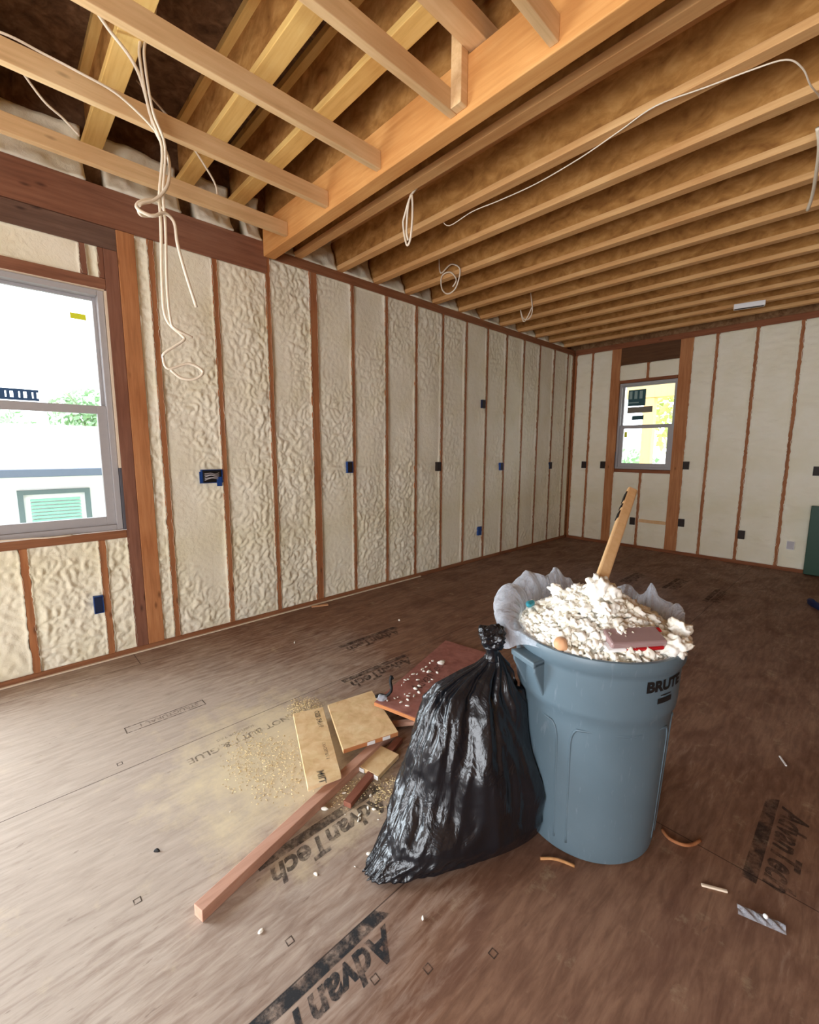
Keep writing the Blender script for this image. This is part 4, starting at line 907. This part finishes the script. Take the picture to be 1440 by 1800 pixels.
for (x, y) in ((-.78, .62), (-.70, .74), (-1.45, .21), (-2.2, .30), (-1.02, .5), (-.6, .9)):
    for q in ((x-.011, x+.011, y-.011, y-.008), (x-.011, x+.011, y+.008, y+.011), (x-.011, x-.008, y-.008, y+.008), (x+.008, x+.011, y-.008, y+.008)): b.box(q[0], q[1], q[2], q[3], .0003, .0006)
b.build('floor_nail_mark', 'ink_faint', FL)

# ================================================================== OUTDOORS
struct(MB().box(-45, -3.7, -30, 45, -1.32, -1.30).build('ground_left', 'ground', loc=(-20, 0, -1.3)))
struct(MB().box(-3.7, 25, 7.2, 45, -1.32, -1.30).build('ground_far', 'ground', loc=(5, 20, -1.3)))
t = thing('neighbor_house', (-10.5, .8, -1.3), 'white neighbouring house with a low pale roof seen through the left window', 'house')
MB().box(-13.6, -9.2, -5, 6.5, -1.3, 1.06).build('house_wall', 'house_wall', t)
MB().slab([(-8.9, -5.2, 1.12), (-8.9, 6.7, 1.12), (-14.0, 6.7, 2.0), (-14.0, -5.2, 2.0)], .08).build('house_roof', 'house_roof', t)
MB().box(-8.93, -8.86, -5.2, 6.7, .98, 1.10).build('gutter', 'gutter', t, bevel=.01)
hw = MB(); hw.box(-9.2, -9.14, .26, .33, .05, .76).box(-9.2, -9.14, 1.12, 1.19, .05, .76).box(-9.2, -9.14, .33, 1.12, .69, .76); hwo = hw.build('house_window', 'housetrim', t)
b = MB()
for k in range(11): b.box(-9.19, -9.16, .41, 1.05, .03+.055*k, .065+.055*k)
b.build('window_blind', 'blinds', hwo)
def tree(x, y, z0, h, r, mat, lab, n=900, leaf=.12):
    t = thing('tree', (x, y, z0), lab, 'tree', 'trees outside the windows')
    m = MB(); m.tube([(x, y, z0), (x+.1, y, z0+h*.4), (x, y+.1, z0+h*.8)], lambda q: .14*(1-q*.7), 8, 3)
    for k in range(7):
        a = k*.9; m.tube([(x, y, z0+h*(.35+.05*k)), (x+r*.5*math.cos(a), y+r*.5*math.sin(a), z0+h*(.5+.05*k)), (x+r*.85*math.cos(a), y+r*.85*math.sin(a), z0+h*(.58+.05*k))], .035, 6, 2)
    m.build('trunk', 'bark', t, smooth=True)
    m = MB()
    for k in range(n):
        v = Vector((random.gauss(0, 1), random.gauss(0, 1), random.gauss(0, 1))).normalized()*r*random.random()**.4; v.z *= .75
        c_ = Vector((x, y, z0+h*.72))+v; a1 = Vector((random.gauss(0, 1), random.gauss(0, 1), random.gauss(0, 1))).normalized(); a2 = a1.cross(Vector((.3, .5, .8))).normalized()
        q = leaf*random.uniform(.6, 1.3); nn = len(m.v); m.v += [tuple(c_-a1*q), tuple(c_+a2*q*.5), tuple(c_+a1*q), tuple(c_-a2*q*.5)]; m.f.append((nn, nn+1, nn+2, nn+3))
    m.build('foliage', mat, t)
tree(-22, 3.2, -1.3, 5.6, 1.5, 'leaf_a', 'pale green tree behind the neighbouring roof, right of the blue label', 1300, .16)
tree(-24, .2, -1.3, 4.3, 1.7, 'leaf_a', 'green tree line above the neighbouring roof, left part of the window', 1300, .16)
tree(-23, 7.4, -1.3, 4.6, 1.6, 'leaf_a', 'green tree above the neighbouring roof, hidden by the window jamb', 700, .16)
tree(-3.1, 14.0, -1.3, 5.2, 1.7, 'leaf_b', 'yellow green tree seen through the right half of the far window', 1500, .13)
tree(-5.6, 15.0, -1.3, 2.6, 1.3, 'leaf_a', 'low green shrub seen at the lower left of the far window', 900, .12)
tree(-3.9, 18.6, -1.3, 2.4, 1.2, 'leaf_b', 'low yellow green shrub behind the porch post', 700, .12)
t = thing('porch_frame', (-3.15, 9.5, -.2), 'unfinished pale timber porch post and beam outside the far window', 'porch')
MB().box(-3.27, -3.08, 9.44, 9.62, -1.3, 2.45).build('porch_post', 'porchwood', t, bevel=.005)
MB().box(-3.6, -.4, 9.42, 9.64, 2.45, 2.72).build('porch_beam', 'porchwood', t, bevel=.005)
MB().box(-1.5, -1.31, 9.44, 9.62, -1.3, 2.45).build('porch_post', 'porchwood', t, bevel=.005)
for o in bpy.data.objects:
    if '_base' in o: del o['_base']
